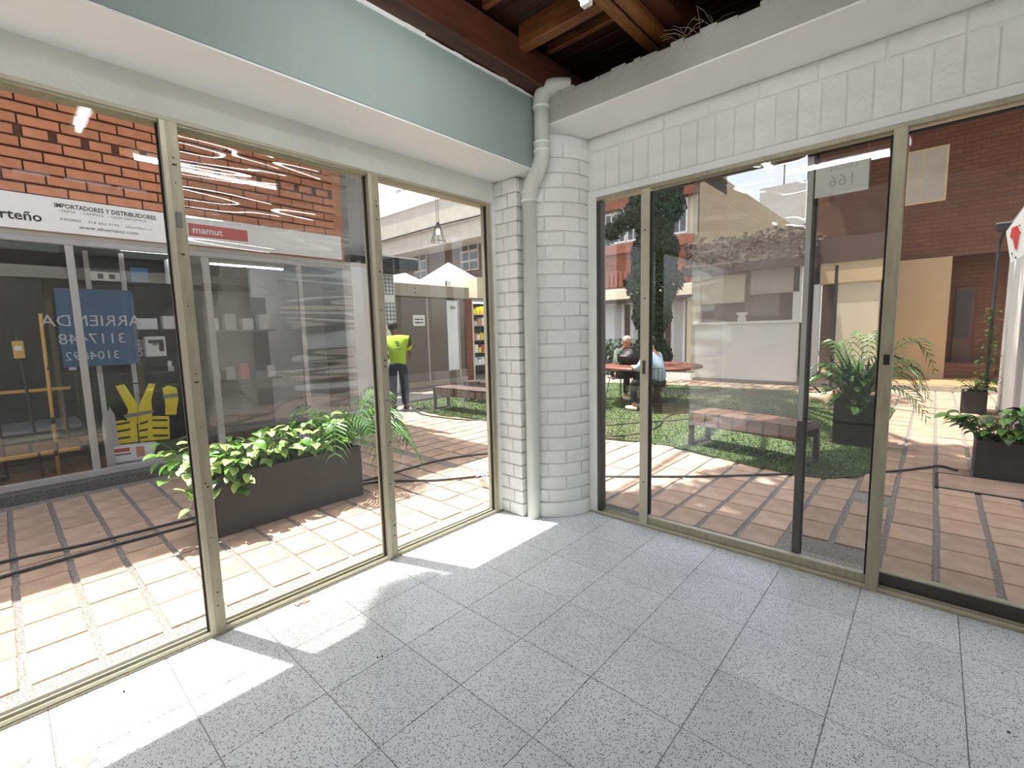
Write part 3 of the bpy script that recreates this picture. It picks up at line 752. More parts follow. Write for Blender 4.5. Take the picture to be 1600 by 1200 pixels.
for k, yy in enumerate((-3.25, -3.45)):
    rod('fishing_rod', (-4.5, yy, .09), (-4.55, yy-.03, 1.5), .010, 'black', ('black fishing rod at the left edge of the shop window', 'leftmost black fishing rod in the shop window')[k], 'fishing rod')
rk = thing('display_rail', (-4.45, -3.1, .09), 'low wooden display rail with wheels along the shop window floor', 'display rail')
bx('rail', 'polewood', rk, -4.47, -4.43, -4.0, -2.68, .30, .335); bx('rail', 'polewood', rk, -4.62, -4.58, -4.0, -2.68, .98, 1.01)
for yy in (-3.8, -3.3, -2.9): MB().lathe([(.05, 0), (.05, .03)], (-4.42, yy, .1), 12).build('wheel', 'black', rk)
for yy in (-3.95, -2.75): MB().tube([(-4.6, yy, .09), (-4.6, yy, 1.0)], .015, 6).build('upright', 'black', rk)
sc = thing('window_ledge', (-5.0, -3.2, .09), 'dark display counter behind the fishing rods', 'counter')
bx('top', 'grey', sc, -5.5, -4.7, -4.2, -2.6, .52, .56); bx('body', 'darkroom', sc, -5.45, -4.75, -4.2, -2.6, .09, .52)
# reflection of a blue for-rent banner in the shop glass, built as a solid board
bb = MB().box(-4.16, -4.152, P_(84, 455, -4.15)[1], P_(206, 455, -4.15)[1], P_(150, 572, -4.15)[2], P_(150, 452, -4.15)[2]).build('reflected_banner', 'blue', None)
tag(bb, 'blue board with reversed white lettering imitating a banner reflected in the shop window', 'banner')
for s_, sz, pp_ in (('ARRIENDA', .17, 502), ('3117448', .16, 530), ('3104892', .13, 556)):
    text('lettering', s_, sz, (-4.151, P_(146, pp_, -4.15)[1], P_(146, pp_, -4.15)[2]), (0, 1, 0), 'palegrey', bb, 'CENTER', flip=True, depth=.0004)
# shelving uprights + shelves
sh = thing('display_shelving', (-4.55, -2.2, .09), 'black shelving with white slotted uprights behind the window goods', 'shelving')
for yy in (P_(140, 450)[1], P_(190, 450)[1]+.03):
    bx('upright', 'palegrey', sh, -4.34, -4.31, yy-.022, yy+.022, .09, 2.5)
bx('back_panel', 'black', sh, -4.95, -4.92, -2.55, -1.5, .09, 2.5)
for zz in (2.17, 1.62, 1.10): bx('shelf', 'black', sh, -4.72, -4.36, -2.52, -1.5, zz, zz+.015)
def carton(x0, y0, y1, z0, h, m_, label, extra=None, d=.14):
    o = MB().box(x0-d, x0, y0, y1, z0, z0+h).build('carton', m_, None, bevel=.002)
    tag(o, label, 'box', 'boxed goods in the shop window')
    if extra: extra(o)
    return o
carton(-4.37, -2.42, -2.12, 2.187, .10, 'white', 'long white box with small black pictures on the top shelf', lambda o: [bx('picture', 'black', o, -4.37, -4.368, -2.36+.1*k, -2.31+.1*k, 2.21, 2.265) for k in range(3)])
carton(-4.37, -2.06, -1.90, 2.187, .17, 'blue', 'blue box on the top shelf')
carton(-4.37, -1.70, -1.58, 2.187, .30, 'palegrey', 'tall pale box standing on the top shelf')
carton(-4.37, -2.06, -1.86, 1.637, .13, 'white', 'white printed box on the middle shelf')
carton(-4.37, -1.80, -1.62, 1.637, .16, 'paper', 'pale box right of the white printed box')
def pistol(o):
    x0 = -4.369
    bx('barrel', 'black', o, x0, x0+.003, -1.97, -1.82, 1.47, 1.51); bx('grip', 'black', o, x0, x0+.003, -1.87, -1.82, 1.37, 1.48)
    bx('trigger_guard', 'grey', o, x0, x0+.003, -1.93, -1.88, 1.44, 1.47)
po = carton(-4.37, -2.0, -1.80, 1.31, .24, 'white', 'white box showing a black air pistol', pistol)
o = text('lettering', 'Daisy', .09, (-4.368, -2.06, 1.42), (0, 1, 0), 'white', po, 'CENTER', depth=.0004)
for v in o.data.vertices:      # lettering stands on end
    c = v.co; l0 = Vector((-4.368, -2.06, 1.42))-org(po); dy, dz = c.y-l0.y, c.z-l0.z; c.y = l0.y-dz; c.z = l0.z+dy
bx('cardboard_base', 'black', po, -4.51, -4.37, -2.1, -1.80, 1.12, 1.31)
carton(-4.37, -2.02, -1.74, 1.116, .06, 'palegrey', 'flat pale box on the lower shelf')
carton(-4.37, -1.98, -1.76, 1.177, .07, 'white', 'flat white box stacked on the pale one on the lower shelf', d=.12)
carton(-4.37, -1.68, -1.58, 1.116, .20, 'blue', 'small blue box on the lower shelf')
# vest
vs = thing('safety_vest', (-4.2, -2.1, .4), 'yellow multi-pocket vest hanging in the shop window', 'vest')
def vp(pts, name, m_, X=-4.2, t=.02):
    q = [at(x, y, 0, X) for x, y in pts]
    MB().prism([(p.y, p.z) for p in q], 0, X, X+t).build(name, m_, vs, bevel=.004)
vp([(180, 603), (194, 600), (215, 632), (214, 662), (197, 660), (200, 640)], 'strap', 'yellow')
vp([(232, 599), (242, 600), (236, 625), (238, 652), (215, 662), (216, 636)], 'strap', 'yellow')
vp([(253, 607), (262, 602), (276, 606), (278, 625), (275, 648), (258, 648), (258, 630)], 'arm_panel', 'yellow')
vp([(254, 617), (277, 614), (277, 620), (255, 623)], 'reflective_band', 'grey', -4.178, .003)
vp([(193, 648), (240, 640), (240, 645), (195, 654)], 'reflective_band', 'grey', -4.178, .003)
vp([(170, 660), (192, 656), (213, 662), (216, 690), (176, 695), (168, 692)], 'pocket_panel', 'yellow')
vp([(216, 662), (240, 650), (264, 650), (265, 686), (218, 690)], 'pocket_panel', 'yellow')
for (a, b, c_, d) in ((171, 664, 203, 658), (172, 675, 204, 669), (172, 686, 204, 681), (218, 661, 231, 657), (218, 672, 231, 669), (218, 683, 231, 681), (238, 655, 262, 655), (238, 667, 262, 667), (239, 679, 263, 679)):
    vp([(a, b), (c_, d), (c_, d+3), (a, b+3)], 'pocket_slot', 'text', -4.178, .003)
MB().tube([P_(175, 599, -4.22), P_(285, 599, -4.22)], .008, 6).build('hanger_bar', 'black', vs)
# packaging at the bottom
pk = MB().prism([(p.y, p.z) for p in (at(172, 697, 0, -4.12), at(243, 690, 0, -4.12), at(228, 738, 0, -4.12), at(176, 746, 0, -4.12))], 0, -4.14, -4.02).build('package', 'white', None, bevel=.003)
tag(pk, 'white printed package with a red logo standing under the vest', 'box')
def pkp(pts, m_):
    q = [at(x, y, 0, -4.019) for x, y in pts]; MB().prism([(p.y, p.z) for p in q], 0, -4.0195, -4.018).build('print', m_, pk)
pkp([(179, 702), (203, 699), (202, 705), (178, 708)], 'red'); pkp([(176, 724), (230, 716), (226, 730), (176, 736)], 'grey'); pkp([(212, 698), (225, 697), (227, 712), (214, 714)], 'skin'); pkp([(178, 711), (205, 707), (205, 709), (178, 713)], 'text')
gp = MB().prism([(p.y, p.z) for p in (at(243, 690, 0, -4.16), at(290, 684, 0, -4.16), at(285, 725, 0, -4.16), at(228, 738, 0, -4.16))], 0, -4.18, -4.15).build('green_board', 'leaf_d', None)
tag(gp, 'dark green board leaning beside the white package', 'board')
for k, (px_, lab) in enumerate(((161, 'front white pointed blade-shaped board by the window post'), (170, 'rear white pointed blade-shaped board by the window post'))):
    q0 = at(px_-5, 632+k*4, 0, -4.0-.06*k); X = -4.0-.06*k
    MB().prism([(q0.y, .1), (q0.y+.075, .1), (q0.y+.07, q0.z-.1), (q0.y+.03, q0.z), (q0.y-.005, q0.z-.25)], 0, X-.015, X).build('pointed_board', 'palegrey', None, bevel=.003, label=lab, cat='board', group='pointed boards in the shop window')
# second shop: pale inner wall, counter, hanging goods
b5 = thing('display_stand', (-4.6, -1.0, .09), 'dark display stand in the second shop window', 'stand')
bx('back_board', 'black', b5, -4.95, -4.9, -1.38, -.4, .09, 2.1); bx('ledge', 'black', b5, -4.9, -4.5, -1.38, -.4, .9, .93); bx('top_shelf', 'grey', b5, -4.9, -4.6, -1.38, -.4, 1.6, 1.62)
bx('white_inner_wall', 'whitewall', sb, -5.6, -5.5, -.38, .8, .09, 2.6)
for k in range(5):
    carton(-4.55, -1.3+.18*k, -1.19+.18*k, .932, .12+.05*(k % 3), ('white', 'palegrey', 'red', 'blue', 'white')[k], ('small white box leftmost on the second shop ledge', 'pale box second on the second shop ledge', 'red box on the second shop ledge', 'small blue box on the second shop ledge', 'white box rightmost on the second shop ledge')[k])
for k in range(4):
    carton(-4.6, -1.28+.22*k, -1.14+.22*k, 1.622, .16+.06*(k % 2), ('white', 'palegrey', 'white', 'paper')[k], ('white box leftmost on the second shop top shelf', 'pale box second on the second shop top shelf', 'white box third on the second shop top shelf', 'cream box rightmost on the second shop top shelf')[k])
# ================================================================== PLANTS
def leaf_mesh(name, m_, L=.11, W=.085, heart=True, fold=.25):
    n = 6; v = []; f = []
    for i in range(n+1):
        t = i/n
        wd = W/2*(math.sin(math.pi*min(1, t*.92+.08))**.75)*(1.15-.45*t) if heart else W/2*math.sin(math.pi*(t*.94+.03))
        if i == n: wd = .001
        x = L*t; zc_ = .12*L*math.sin(t*2.2)-L*.18*t*t
        v += [(x, -wd, zc_+wd*fold), (x, 0, zc_), (x, wd, zc_+wd*fold)]
    for i in range(n):
        b = 3*i; f += [(b, b+3, b+4, b+1), (b+1, b+4, b+5, b+2)]
    me = bpy.data.meshes.new(name); me.from_pydata(v, [], f)
    for p in me.polygons: p.use_smooth = True
    me.materials.append(M[m_]); return me
LEAF = {k: leaf_mesh('leaf', k) for k in ('leaf', 'leaf_v', 'leaf_d')}
def frond(m, base, heading, length, lift, droop, nl=22, ll=.2, wl_=.012):
    """pinnate palm frond: arching rachis + paired leaflets, into MB m"""
    h = Vector((math.cos(heading), math.sin(heading), 0)); side = Vector((-h.y, h.x, 0)); pts = []
    for i in range(nl+1):
        t = i/nl
        pts.append(Vector(base)+h*(length*t*(1-.15*t))+Vector((0, 0, lift*math.sin(t*1.9)-droop*t*t*t)))
    m.tube(pts, [.007*(1-.8*i/nl)+.001 for i in range(nl+1)], 5)
    for i in range(int(nl*.22), nl+1):
        t = i/nl; p = pts[i]; tg = (pts[min(i+1, nl)]-pts[max(i-1, 0)]).normalized()
        l = ll*(.45+.9*math.sin(math.pi*min(1, .15+t*.8)))
        for s_ in (-1, 1):
            d = (side*s_*.85+tg*.75+Vector((0, 0, .12))).normalized()
            q = p+d*l*.55+Vector((0, 0, .01)); e = p+d*l+Vector((0, 0, -l*.35)); wv = tg*wl_/2
            m.add([p-wv*.5, p+wv*.5, q+wv, q-wv, e], [(0, 1, 2, 3), (3, 2, 4)])
def leaf_cloud(parent, n, fn, kinds, smin=.8, smax=1.3):
    """fn() -> (position, outward direction); each leaf its own object on the plant"""
    st = MB()
    for i in range(n):
        p, d, root = fn(i)
        p = Vector(p); d = Vector(d).normalized(); d.z = d.z-.25; d.normalize()
        x = d; up = Vector((random.uniform(-.3, .3), random.uniform(-.3, .3), 1)); y_ = up.cross(x).normalized(); z_ = x.cross(y_)
        s_ = random.uniform(smin, smax)
        mw = Matrix(((x.x*s_, y_.x*s_, z_.x*s_, p.x), (x.y*s_, y_.y*s_, z_.y*s_, p.y), (x.z*s_, y_.z*s_, z_.z*s_, p.z), (0, 0, 0, 1)))
        inst('leaf', LEAF[random.choice(kinds)], parent, mw)
        r = Vector(root); st.tube([r, (r+p)/2+Vector((0, 0, .03)), p], .0028, 4, caps=False)
    st.build('stems', 'stem', parent, smooth=True)
def planter_box(name, x0, x1, y0, y1, h, label, group='charcoal planter boxes'):
    t = thing(name, ((x0+x1)/2, (y0+y1)/2, 0), label, 'planter', group)
    wl2 = .02
    MB().box(x0, x1, y0, y0+wl2, .002, h).build('side_panel', 'planter', t, bevel=.003); MB().box(x0, x1, y1-wl2, y1, .002, h).build('side_panel', 'planter', t, bevel=.003)
    MB().box(x0, x0+wl2, y0+wl2, y1-wl2, .002, h).build('side_panel', 'planter', t, bevel=.003); MB().box(x1-wl2, x1, y0+wl2, y1-wl2, .002, h).build('side_panel', 'planter', t, bevel=.003)
    bx('soil', 'soil', t, x0+wl2, x1-wl2, y0+wl2, y1-wl2, .01, h-.04)
    return t
# long planter in the left corridor
planter_box('long_planter', -1.70, -1.30, -2.235, -1.0, .475, 'long charcoal planter box in the left corridor')
pt = thing('trailing_plant', (-1.5, -1.6, .435), 'light green pothos spilling over the long planter', 'plant')
def f1(i):
    t = random.random()
    y = -2.24+1.2*t; x = random.uniform(-1.68, -1.25)
    hgt = .5+random.uniform(.02, .17+.16*t)
    if i % 5 == 0:                                   # trailing over the near left corner
        y = random.uniform(-2.40, -1.95); x = random.uniform(-1.33, -1.2); hgt = random.uniform(.30, .62)
    if i % 11 == 0:
        y = random.uniform(-2.50, -2.24); x = random.uniform(-1.7, -1.3); hgt = random.uniform(.48, .74)
    p = (x, y, hgt); d = (random.uniform(-.2, 1), random.uniform(-1, .5), random.uniform(-.3, .35))
    return p, d, (min(max(x, -1.65), -1.34), min(max(y, -2.2), -1.04), .43)
leaf_cloud(pt, 290, f1, ['leaf', 'leaf', 'leaf_v', 'leaf_v'], .62, 1.12)
pm = thing('potted_palm', (-1.52, -1.08, .435), 'feathery palm growing from the right end of the long planter', 'palm')
for k, (hd, L_, lf, dr) in enumerate(((1.35, .78, .42, .45), (.75, .66, .46, .50), (2.0, .75, .50, .4), (.2, .55, .40, .42), (2.9, .6, .4, .4), (1.65, .95, .26, .40), (-.6, .5, .4, .35), (1.1, .85, .20, .36), (4.2, .5, .45, .3), (1.5, .62, .58, .3), (.95, .9, .34, .62))):
    m = MB(); frond(m, (-1.52, -1.08, .46), hd, L_, lf, dr, 18, .21, .022); m.build('frond', 'palm', pm)
# square planter on the turf with palm and philodendron
planter_box('square_planter', 1.765, 2.160, 3.675, 4.075, .60, 'tall square charcoal planter standing on the turf')
bp_ = thing('bushy_plant', (1.96, 3.87, .56), 'dense leafy bush with sword leaves in the tall square planter', 'plant')
def f2(i):
    a = random.uniform(0, 6.28); rr = random.uniform(.05, .30)
    p = (1.96+rr*math.cos(a), 3.85+rr*math.sin(a), .60+random.uniform(-.12, .38))
    return p, (math.cos(a), math.sin(a), random.uniform(-.6, .2)), (1.96+.1*math.cos(a), 3.87+.1*math.sin(a), .56)
leaf_cloud(bp_, 190, f2, ['leaf_d', 'leaf', 'leaf_d'], .6, 1.1)
m_sw = MB()
for k in range(70):
    a = random.uniform(0, 6.28); L_ = random.uniform(.32, .80); tilt = random.uniform(.1, .75)
    b0 = Vector((1.96+random.uniform(-.1, .1), 3.87+random.uniform(-.1, .1), .57)); d = Vector((math.cos(a)*math.sin(tilt), math.sin(a)*math.sin(tilt), math.cos(tilt)))
    sd = Vector((-math.sin(a), math.cos(a), 0))*.02
    q = b0+d*L_*.55; e = b0+d*L_+Vector((math.cos(a), math.sin(a), -.4))*L_*.15
    MB().add([b0-sd*.5, b0+sd*.5, q+sd, q-sd, e], [(0, 1, 2, 3), (3, 2, 4)]).build('sword_leaf', 'leaf_d' if k % 3 else 'leaf', bp_)
pm2 = thing('potted_palm', (1.96, 3.9, .56), 'palm with long arching fronds rising from the tall square planter', 'palm')
for k, (hd, L_, lf, dr) in enumerate(((.45, .92, .86, .45), (.15, .72, .40, .35), (2.9, .62, .50, .40), (3.3, .70, .36, .42), (-.15, .82, .52, .45), (1.5, .7, .9, .3), (-.7, .55, .6, .3), (-.4, .85, .24, .35), (.3, .8, .62, .55), (2.4, .5, .75, .2))):
    m = MB(); frond(m, (1.96, 3.9, .58), hd, L_, lf, dr, 16, .20, .024); m.build('frond', 'palm', pm2)
# far right planters
planter_box('low_planter', 3.0, 3.75, 3.0, 3.40, .36, 'low charcoal planter at the right edge of the view')
p4 = thing('leafy_plant', (3.35, 3.2, .32), 'broad-leaved green plant in the low right planter', 'plant')
def f3(i):
    a = random.uniform(0, 6.28); rr = random.uniform(0, .36)
    if i % 9 == 0: return (random.uniform(2.78, 3.0), random.uniform(3.05, 3.3), random.uniform(.46, .60)), (-1, -.2, 0), (3.05, 3.2, .32)
    p = (3.34+rr*1.05*math.cos(a), 3.17+rr*.55*math.sin(a), .38+random.uniform(0, .26)*(1.2-rr*1.5))
    return p, (math.cos(a), math.sin(a)-.4, random.uniform(-.4, .3)), (3.34+.2*math.cos(a), 3.2+.1*math.sin(a), .32)
leaf_cloud(p4, 170, f3, ['leaf_d', 'leaf', 'leaf'], .8, 1.2)
planter_box('small_planter', 3.03, 3.33, 7.28, 7.58, .36, 'small charcoal planter at the foot of the lamp post')
p5 = thing('climbing_plant', (3.18, 7.43, .32), 'vine climbing the dark post from the small planter', 'plant')
def f4(i):
    if i < 70:
        a = random.uniform(0, 6.28); rr = random.uniform(.02, .24)
        return (3.18+rr*math.cos(a), 7.4+rr*math.sin(a), .36+random.uniform(0, .18)), (math.cos(a), math.sin(a), random.uniform(-.4, .3)), (3.18, 7.43, .32)
    zz = .5+1.25*((i-70)/75)**1.4; a = random.uniform(0, 6.28); rr = random.uniform(.03, .13)*(1.4-zz*.5)
    return (3.30+rr*math.cos(a), 7.42+rr*math.sin(a), zz), (math.cos(a), math.sin(a), random.uniform(-.4, .3)), (3.30, 7.42, zz-.04)
leaf_cloud(p5, 145, f4, ['leaf_d', 'leaf'], .5, .9)
lp = thing('lamp_post', (3.31, 7.45, 0), 'thin dark lamp post with a bracket by the white wall', 'post')
MB().tube([(3.31, 7.45, 0), (3.31, 7.45, 2.75)], .022, 10).build('pole', 'steel', lp, smooth=True)
MB().tube([(3.31, 7.45, 2.6), (3.34, 7.45, 2.8), (3.40, 7.45, 2.9)], .016, 8).build('bracket', 'steel', lp, smooth=True)
bx('lamp_head', 'steel', lp, 3.27, 3.46, 7.39, 7.51, 2.86, 2.98, bevel=.006)
bx('lens', 'palegrey', lp, 3.26, 3.465, 7.40, 7.50, 2.98, 2.995)

# ================================================================== FURNITURE ON THE TURF
def bench(L_, W_, H_, ns, wm, label, loc, rz, group='benches'):
    t = thing('bench', loc, label, 'bench', None, None, rz); t['group'] = group
    fr_ = .045
    for sx in (-1, 1):
        x0 = sx*(L_/2-fr_/2)
        lf = MB().box(x0-fr_/2, x0+fr_/2, -W_/2, -W_/2+.06, 0, H_-.0).build('leg', 'steel', t, bevel=.002)
        MB().box(x0-fr_/2, x0+fr_/2, W_/2-.06, W_/2, 0, H_).build('leg', 'steel', t, bevel=.002)
        MB().box(x0-fr_/2, x0+fr_/2, -W_/2+.06, W_/2-.06, 0, .04).build('foot_bar', 'steel', t, bevel=.002)
        MB().box(x0-fr_/2, x0+fr_/2, -W_/2+.06, W_/2-.06, H_-.05, H_).build('top_bar', 'steel', t, bevel=.002)
    for sy in (-1, 1):
        MB().box(-L_/2+fr_, L_/2-fr_, sy*(W_/2-.045)-.015, sy*(W_/2-.045)+.015, H_-.16, H_-.03).build('side_rail', 'steel', t)
    span = L_-2*fr_-.01; sw = span/ns
    for k in range(ns):
        x0 = -span/2+k*sw+.005; x1 = x0+sw-.016
        m = MB().box(x0, x1, -W_/2, W_/2, H_-.012, H_+.012)
        s_ = m.build('seat_board', wm, t, bevel=.003)
        MB().box(x0+.004, x1-.004, -W_/2+.002, -W_/2+.022, H_-.14, H_-.018).build('apron_board', wm, s_, bevel=.002)
        MB().box(x0+.004, x1-.004, W_/2-.022, W_/2-.002, H_-.14, H_-.018).build('apron_board', wm, s_, bevel=.002)
    return t
bench(1.33, .42, .425, 7, 'bench_wood', 'slatted reddish wood bench with black steel legs in front of the tall planter', (1.092, 2.63, .018), math.radians(-13))
bench(1.75, .40, .44, 9, 'bench_dark', 'dark wooden bench nearest the corridor on the turf left of the column', (-3.72, 2.68, .018), math.radians(2))
bench(1.9, .42, .44, 9, 'bench_dark', 'second dark wooden bench behind the first one on the left of the turf', (-3.9, 3.75, .018), math.radians(4))
# round table
tb = thing('round_table', (-1.45, 5.35, .018), 'round red stone table on a thick pedestal under the tree', 'table')
MB().lathe([(.90, .73), (.95, .745), (.95, .775), (.93, .79)], (-1.45, 5.35, 0), 40).build('table_top', 'tabletop', tb, smooth=False)
MB().lathe([(.30, .018), (.26, .06), (.15, .2), (.14, .45), (.22, .65), (.40, .73)], (-1.40, 5.35, 0), 20).build('pedestal', 'bark', tb, smooth=True)
# wire chairs
def chair(loc, rz, label):
    t = thing('wire_chair', loc, label, 'chair', 'wire chairs at the round table', None, rz)
    for sx in (-1, 1):
        for sy in (-1, 1): MB().tube([(sx*.16, sy*.16, .44), (sx*.23, sy*.22, 0)], .008, 6).build('leg', 'steel', t)
        MB().tube([(sx*.2, -.2, .16), (sx*.2, .2, .16)], .006, 6).build('stretcher', 'steel', t)
    MB().box(-.21, .21, -.21, .21, .435, .455).build('seat', 'bench_dark', t, bevel=.006)
    m = MB()
    for k in range(7):
        a = -.9+1.8*k/6; m.tube([(-.2-.02*math.cos(a), .2*math.sin(a)/.8, .45), (-.27, .24*math.sin(a)/.8, .80)], .005, 5)
    m.tube([(-.27, .24*math.sin(-.9+1.8*k/12)/.8, .80) for k in range(13)], .010, 6)
    m.build('backrest', 'steel', t)
    return t
chair((-2.32, 5.75, .018), math.radians(-15), 'wire chair under the man in the sage shirt')
chair((-1.05, 4.62, .018), math.radians(100), 'wire chair under the person in the pale blue shirt')
bg_ = thing('black_bag', (-1.86, 5.25, .808), 'black leather bag standing on the round table', 'bag')
MB().box(-2.08, -1.66, 5.12, 5.36, .792, 1.06).build('bag_body', 'black', bg_, bevel=.05, seg=3, smooth=True)
MB().tube([(-2.02+.3*k/10, 5.24, 1.05+.09*math.sin(math.pi*k/10)) for k in range(11)], .012, 6).build('handle', 'black', bg_, smooth=True)
bx('buckle', 'palegrey', bg_, -1.98, -1.84, 5.112, 5.12, .96, .985)

# ================================================================== PEOPLE
def skin(name, m_, parent, chains, sub=1):
    """chains: lists of (point, radius); chains whose first point repeats an earlier point join there"""
    V = []; Eg = []; Rr = []; idx = {}
    for ch in chains:
        prev = None
        for p, r in ch:
            k = tuple(round(c, 4) for c in p)
            if k not in idx: idx[k] = len(V); V.append(Vector(p)); Rr.append(r)
            if prev is not None and prev != idx[k]: Eg.append((prev, idx[k]))
            prev = idx[k]
    off = org(parent)
    me = bpy.data.meshes.new(name); me.from_pydata([tuple(v-off) for v in V], Eg, [])
    me.materials.append(M[m_])
    o = bpy.data.objects.new(name, me); link(o, parent); ORG[o.name] = off
    o.modifiers.new('skin', 'SKIN'); sv = me.skin_vertices
    if not sv:
        bm = bmesh.new(); bm.from_mesh(me); bm.verts.layers.skin.verify(); bm.to_mesh(me); bm.free(); sv = me.skin_vertices
    for i, r in enumerate(Rr):
        rr = r if isinstance(r, tuple) else (r, r)
        sv[0].data[i].radius = rr
    sv[0].data[0].use_root = True
    o.modifiers['skin'].use_smooth_shade = True
    s = o.modifiers.new('sub', 'SUBSURF'); s.levels = sub; s.render_levels = sub
    return o
def hand(wrist, fwd, side_):
    w_ = Vector(wrist); f = Vector(fwd).normalized(); s_ = Vector(side_).normalized(); palm = w_+f*.075
    ch = [[(tuple(w_), .026), (tuple(palm), .034)]]
    for k, l in enumerate((.065, .075, .07, .055)):
        b = palm+s_*(.022*(1.5-k)); e = b+f*l*.6; e2 = b+f*l+Vector((0, 0, -.02))
        ch.append([(tuple(palm), .034), (tuple(b+f*.012), .010), (tuple(e), .009), (tuple(e2), .008)])
    th = w_+f*.03+s_*.03
    ch.append([(tuple(palm), .034), (tuple(th+s_*.012), .012), (tuple(th+s_*.02+f*.045), .009)])
    return ch
def head(t, c, face, m_skin, m_hair, bald=False, R0=.098):
    """face details on the head: nose, ears, eyes, mouth, hair"""
    c = Vector(c); f = Vector(face).normalized(); s_ = Vector((-f.y, f.x, 0)).normalized(); u = s_.cross(f)*-1
    u = Vector((0, 0, 1))
    m = MB(); m.ell(c+f*(R0*.98)+u*-.012, (.014, .014, .022), 8, 6); m.build('nose', m_skin, t, smooth=True)
    for k in (-1, 1):
        MB().ell(c+s_*k*R0*.86+u*-.01, (.014, .014, .03), 8, 6).build('ear', m_skin, t, smooth=True)
        MB().ell(c+f*R0*.9+s_*k*.034+u*.018, (.010, .010, .007), 8, 6).build('eye', 'text', t, smooth=True)
    MB().ell(c+f*R0*.88+u*-.05, (.016, .02, .006), 8, 6).build('mouth', 'red', t, smooth=True)
    m = MB()
    if bald: m.ell(c-f*.03+u*.012, (R0*1.0, R0*1.0, R0*1.02), 14, 10)
    else: m.ell(c-f*.02+u*.032, (R0*1.04, R0*1.04, R0*1.02), 14, 10)
    m.build('hair', m_hair, t, smooth=True)
def V3(*a): return tuple(a)
# --- worker in the lime shirt (back to us, leaning slightly)
wk = thing('person', (-5.2, 2.1, 0), 'person in a lime green shirt and navy trousers standing with back turned beyond the planter', 'person')
ox, oy = -5.22, 2.1
def W(a, b, z): return (ox+a*.70+b*(-.71), oy+a*.71+b*.70, z)     # a = to the viewer's right, b = away from the viewer
pel, che, nk, hd = W(0, 0, .95), W(-.01, .05, 1.32), W(-.05, .12, 1.49), W(-.09, .17, 1.60)
body = [[(pel, .11), (W(0, .02, 1.12), .10), (che, .12), (nk, .055), (hd, .088), (W(-.10, .19, 1.69), .07)]]
for s_ in (-1, 1):
    sh_ = W(.19*s_-.01, .07, 1.40); el = W(.25*s_-.02, .16, 1.13); wr_ = W(.20*s_-.02, .34, 1.02)
    hp = W(.10*s_, 0, .88); kn = W(.115*s_, .02, .48); an = W(.12*s_, -.02, .09)
    body.append([(che, .12), (sh_, .055), (el, .045), (wr_, .03)]); body += hand(wr_, W(0, 1, 0) and Vector((-.71, .70, -.1)), (.7, .71, 0))
    body.append([(pel, .11), (hp, .085), (kn, .06), (an, .042), (W(.13*s_, .14, .03), .035)])
skin('body', 'skin_d', wk, body, 2)
sleeve = []
for s_ in (-1, 1): sleeve.append([(che, .18), (W(.185*s_-.01, .07, 1.385), .105), (W(.24*s_-.02, .14, 1.17), .075)])
skin('shirt', 'lime', wk, [[(W(0, .0, .82), (.19, .15)), (W(0, .01, .98), (.185, .15)), (W(0, .03, 1.15), .17), (che, .18), (W(-.04, .10, 1.46), .085)]]+sleeve, 2)
tr = [[(W(0, 0, .97), .15), (pel, .15)]]
for s_ in (-1, 1): tr.append([(pel, .15), (W(.10*s_, 0, .86), .105), (W(.115*s_, .02, .48), .085), (W(.12*s_, -.02, .10), .075)])
skin('trousers', 'navy', wk, tr, 2)
for s_ in (-1, 1): MB().ell(W(.125*s_, .07, .045), (.06, .13, .045), 12, 8, Matrix.Rotation(math.radians(45), 3, 'Z')).build('shoe', 'black', wk, smooth=True)
head(wk, W(-.095, .18, 1.635), (-.71, .70, -.35), 'skin_d', 'hair_d')
m = MB()
for k in range(3): m.ell(W(.03+.01*k, -.145+.01*k, 1.36-.035*k), (.05-.008*k, .012, .012), 8, 5, Matrix.Rotation(math.radians(45), 3, 'Z'))
m.ell(W(.03, -.165, 1.22), (.10, .010, .008), 8, 5, Matrix.Rotation(math.radians(45), 3, 'Z'))
m.build('back_print', 'text', wk)
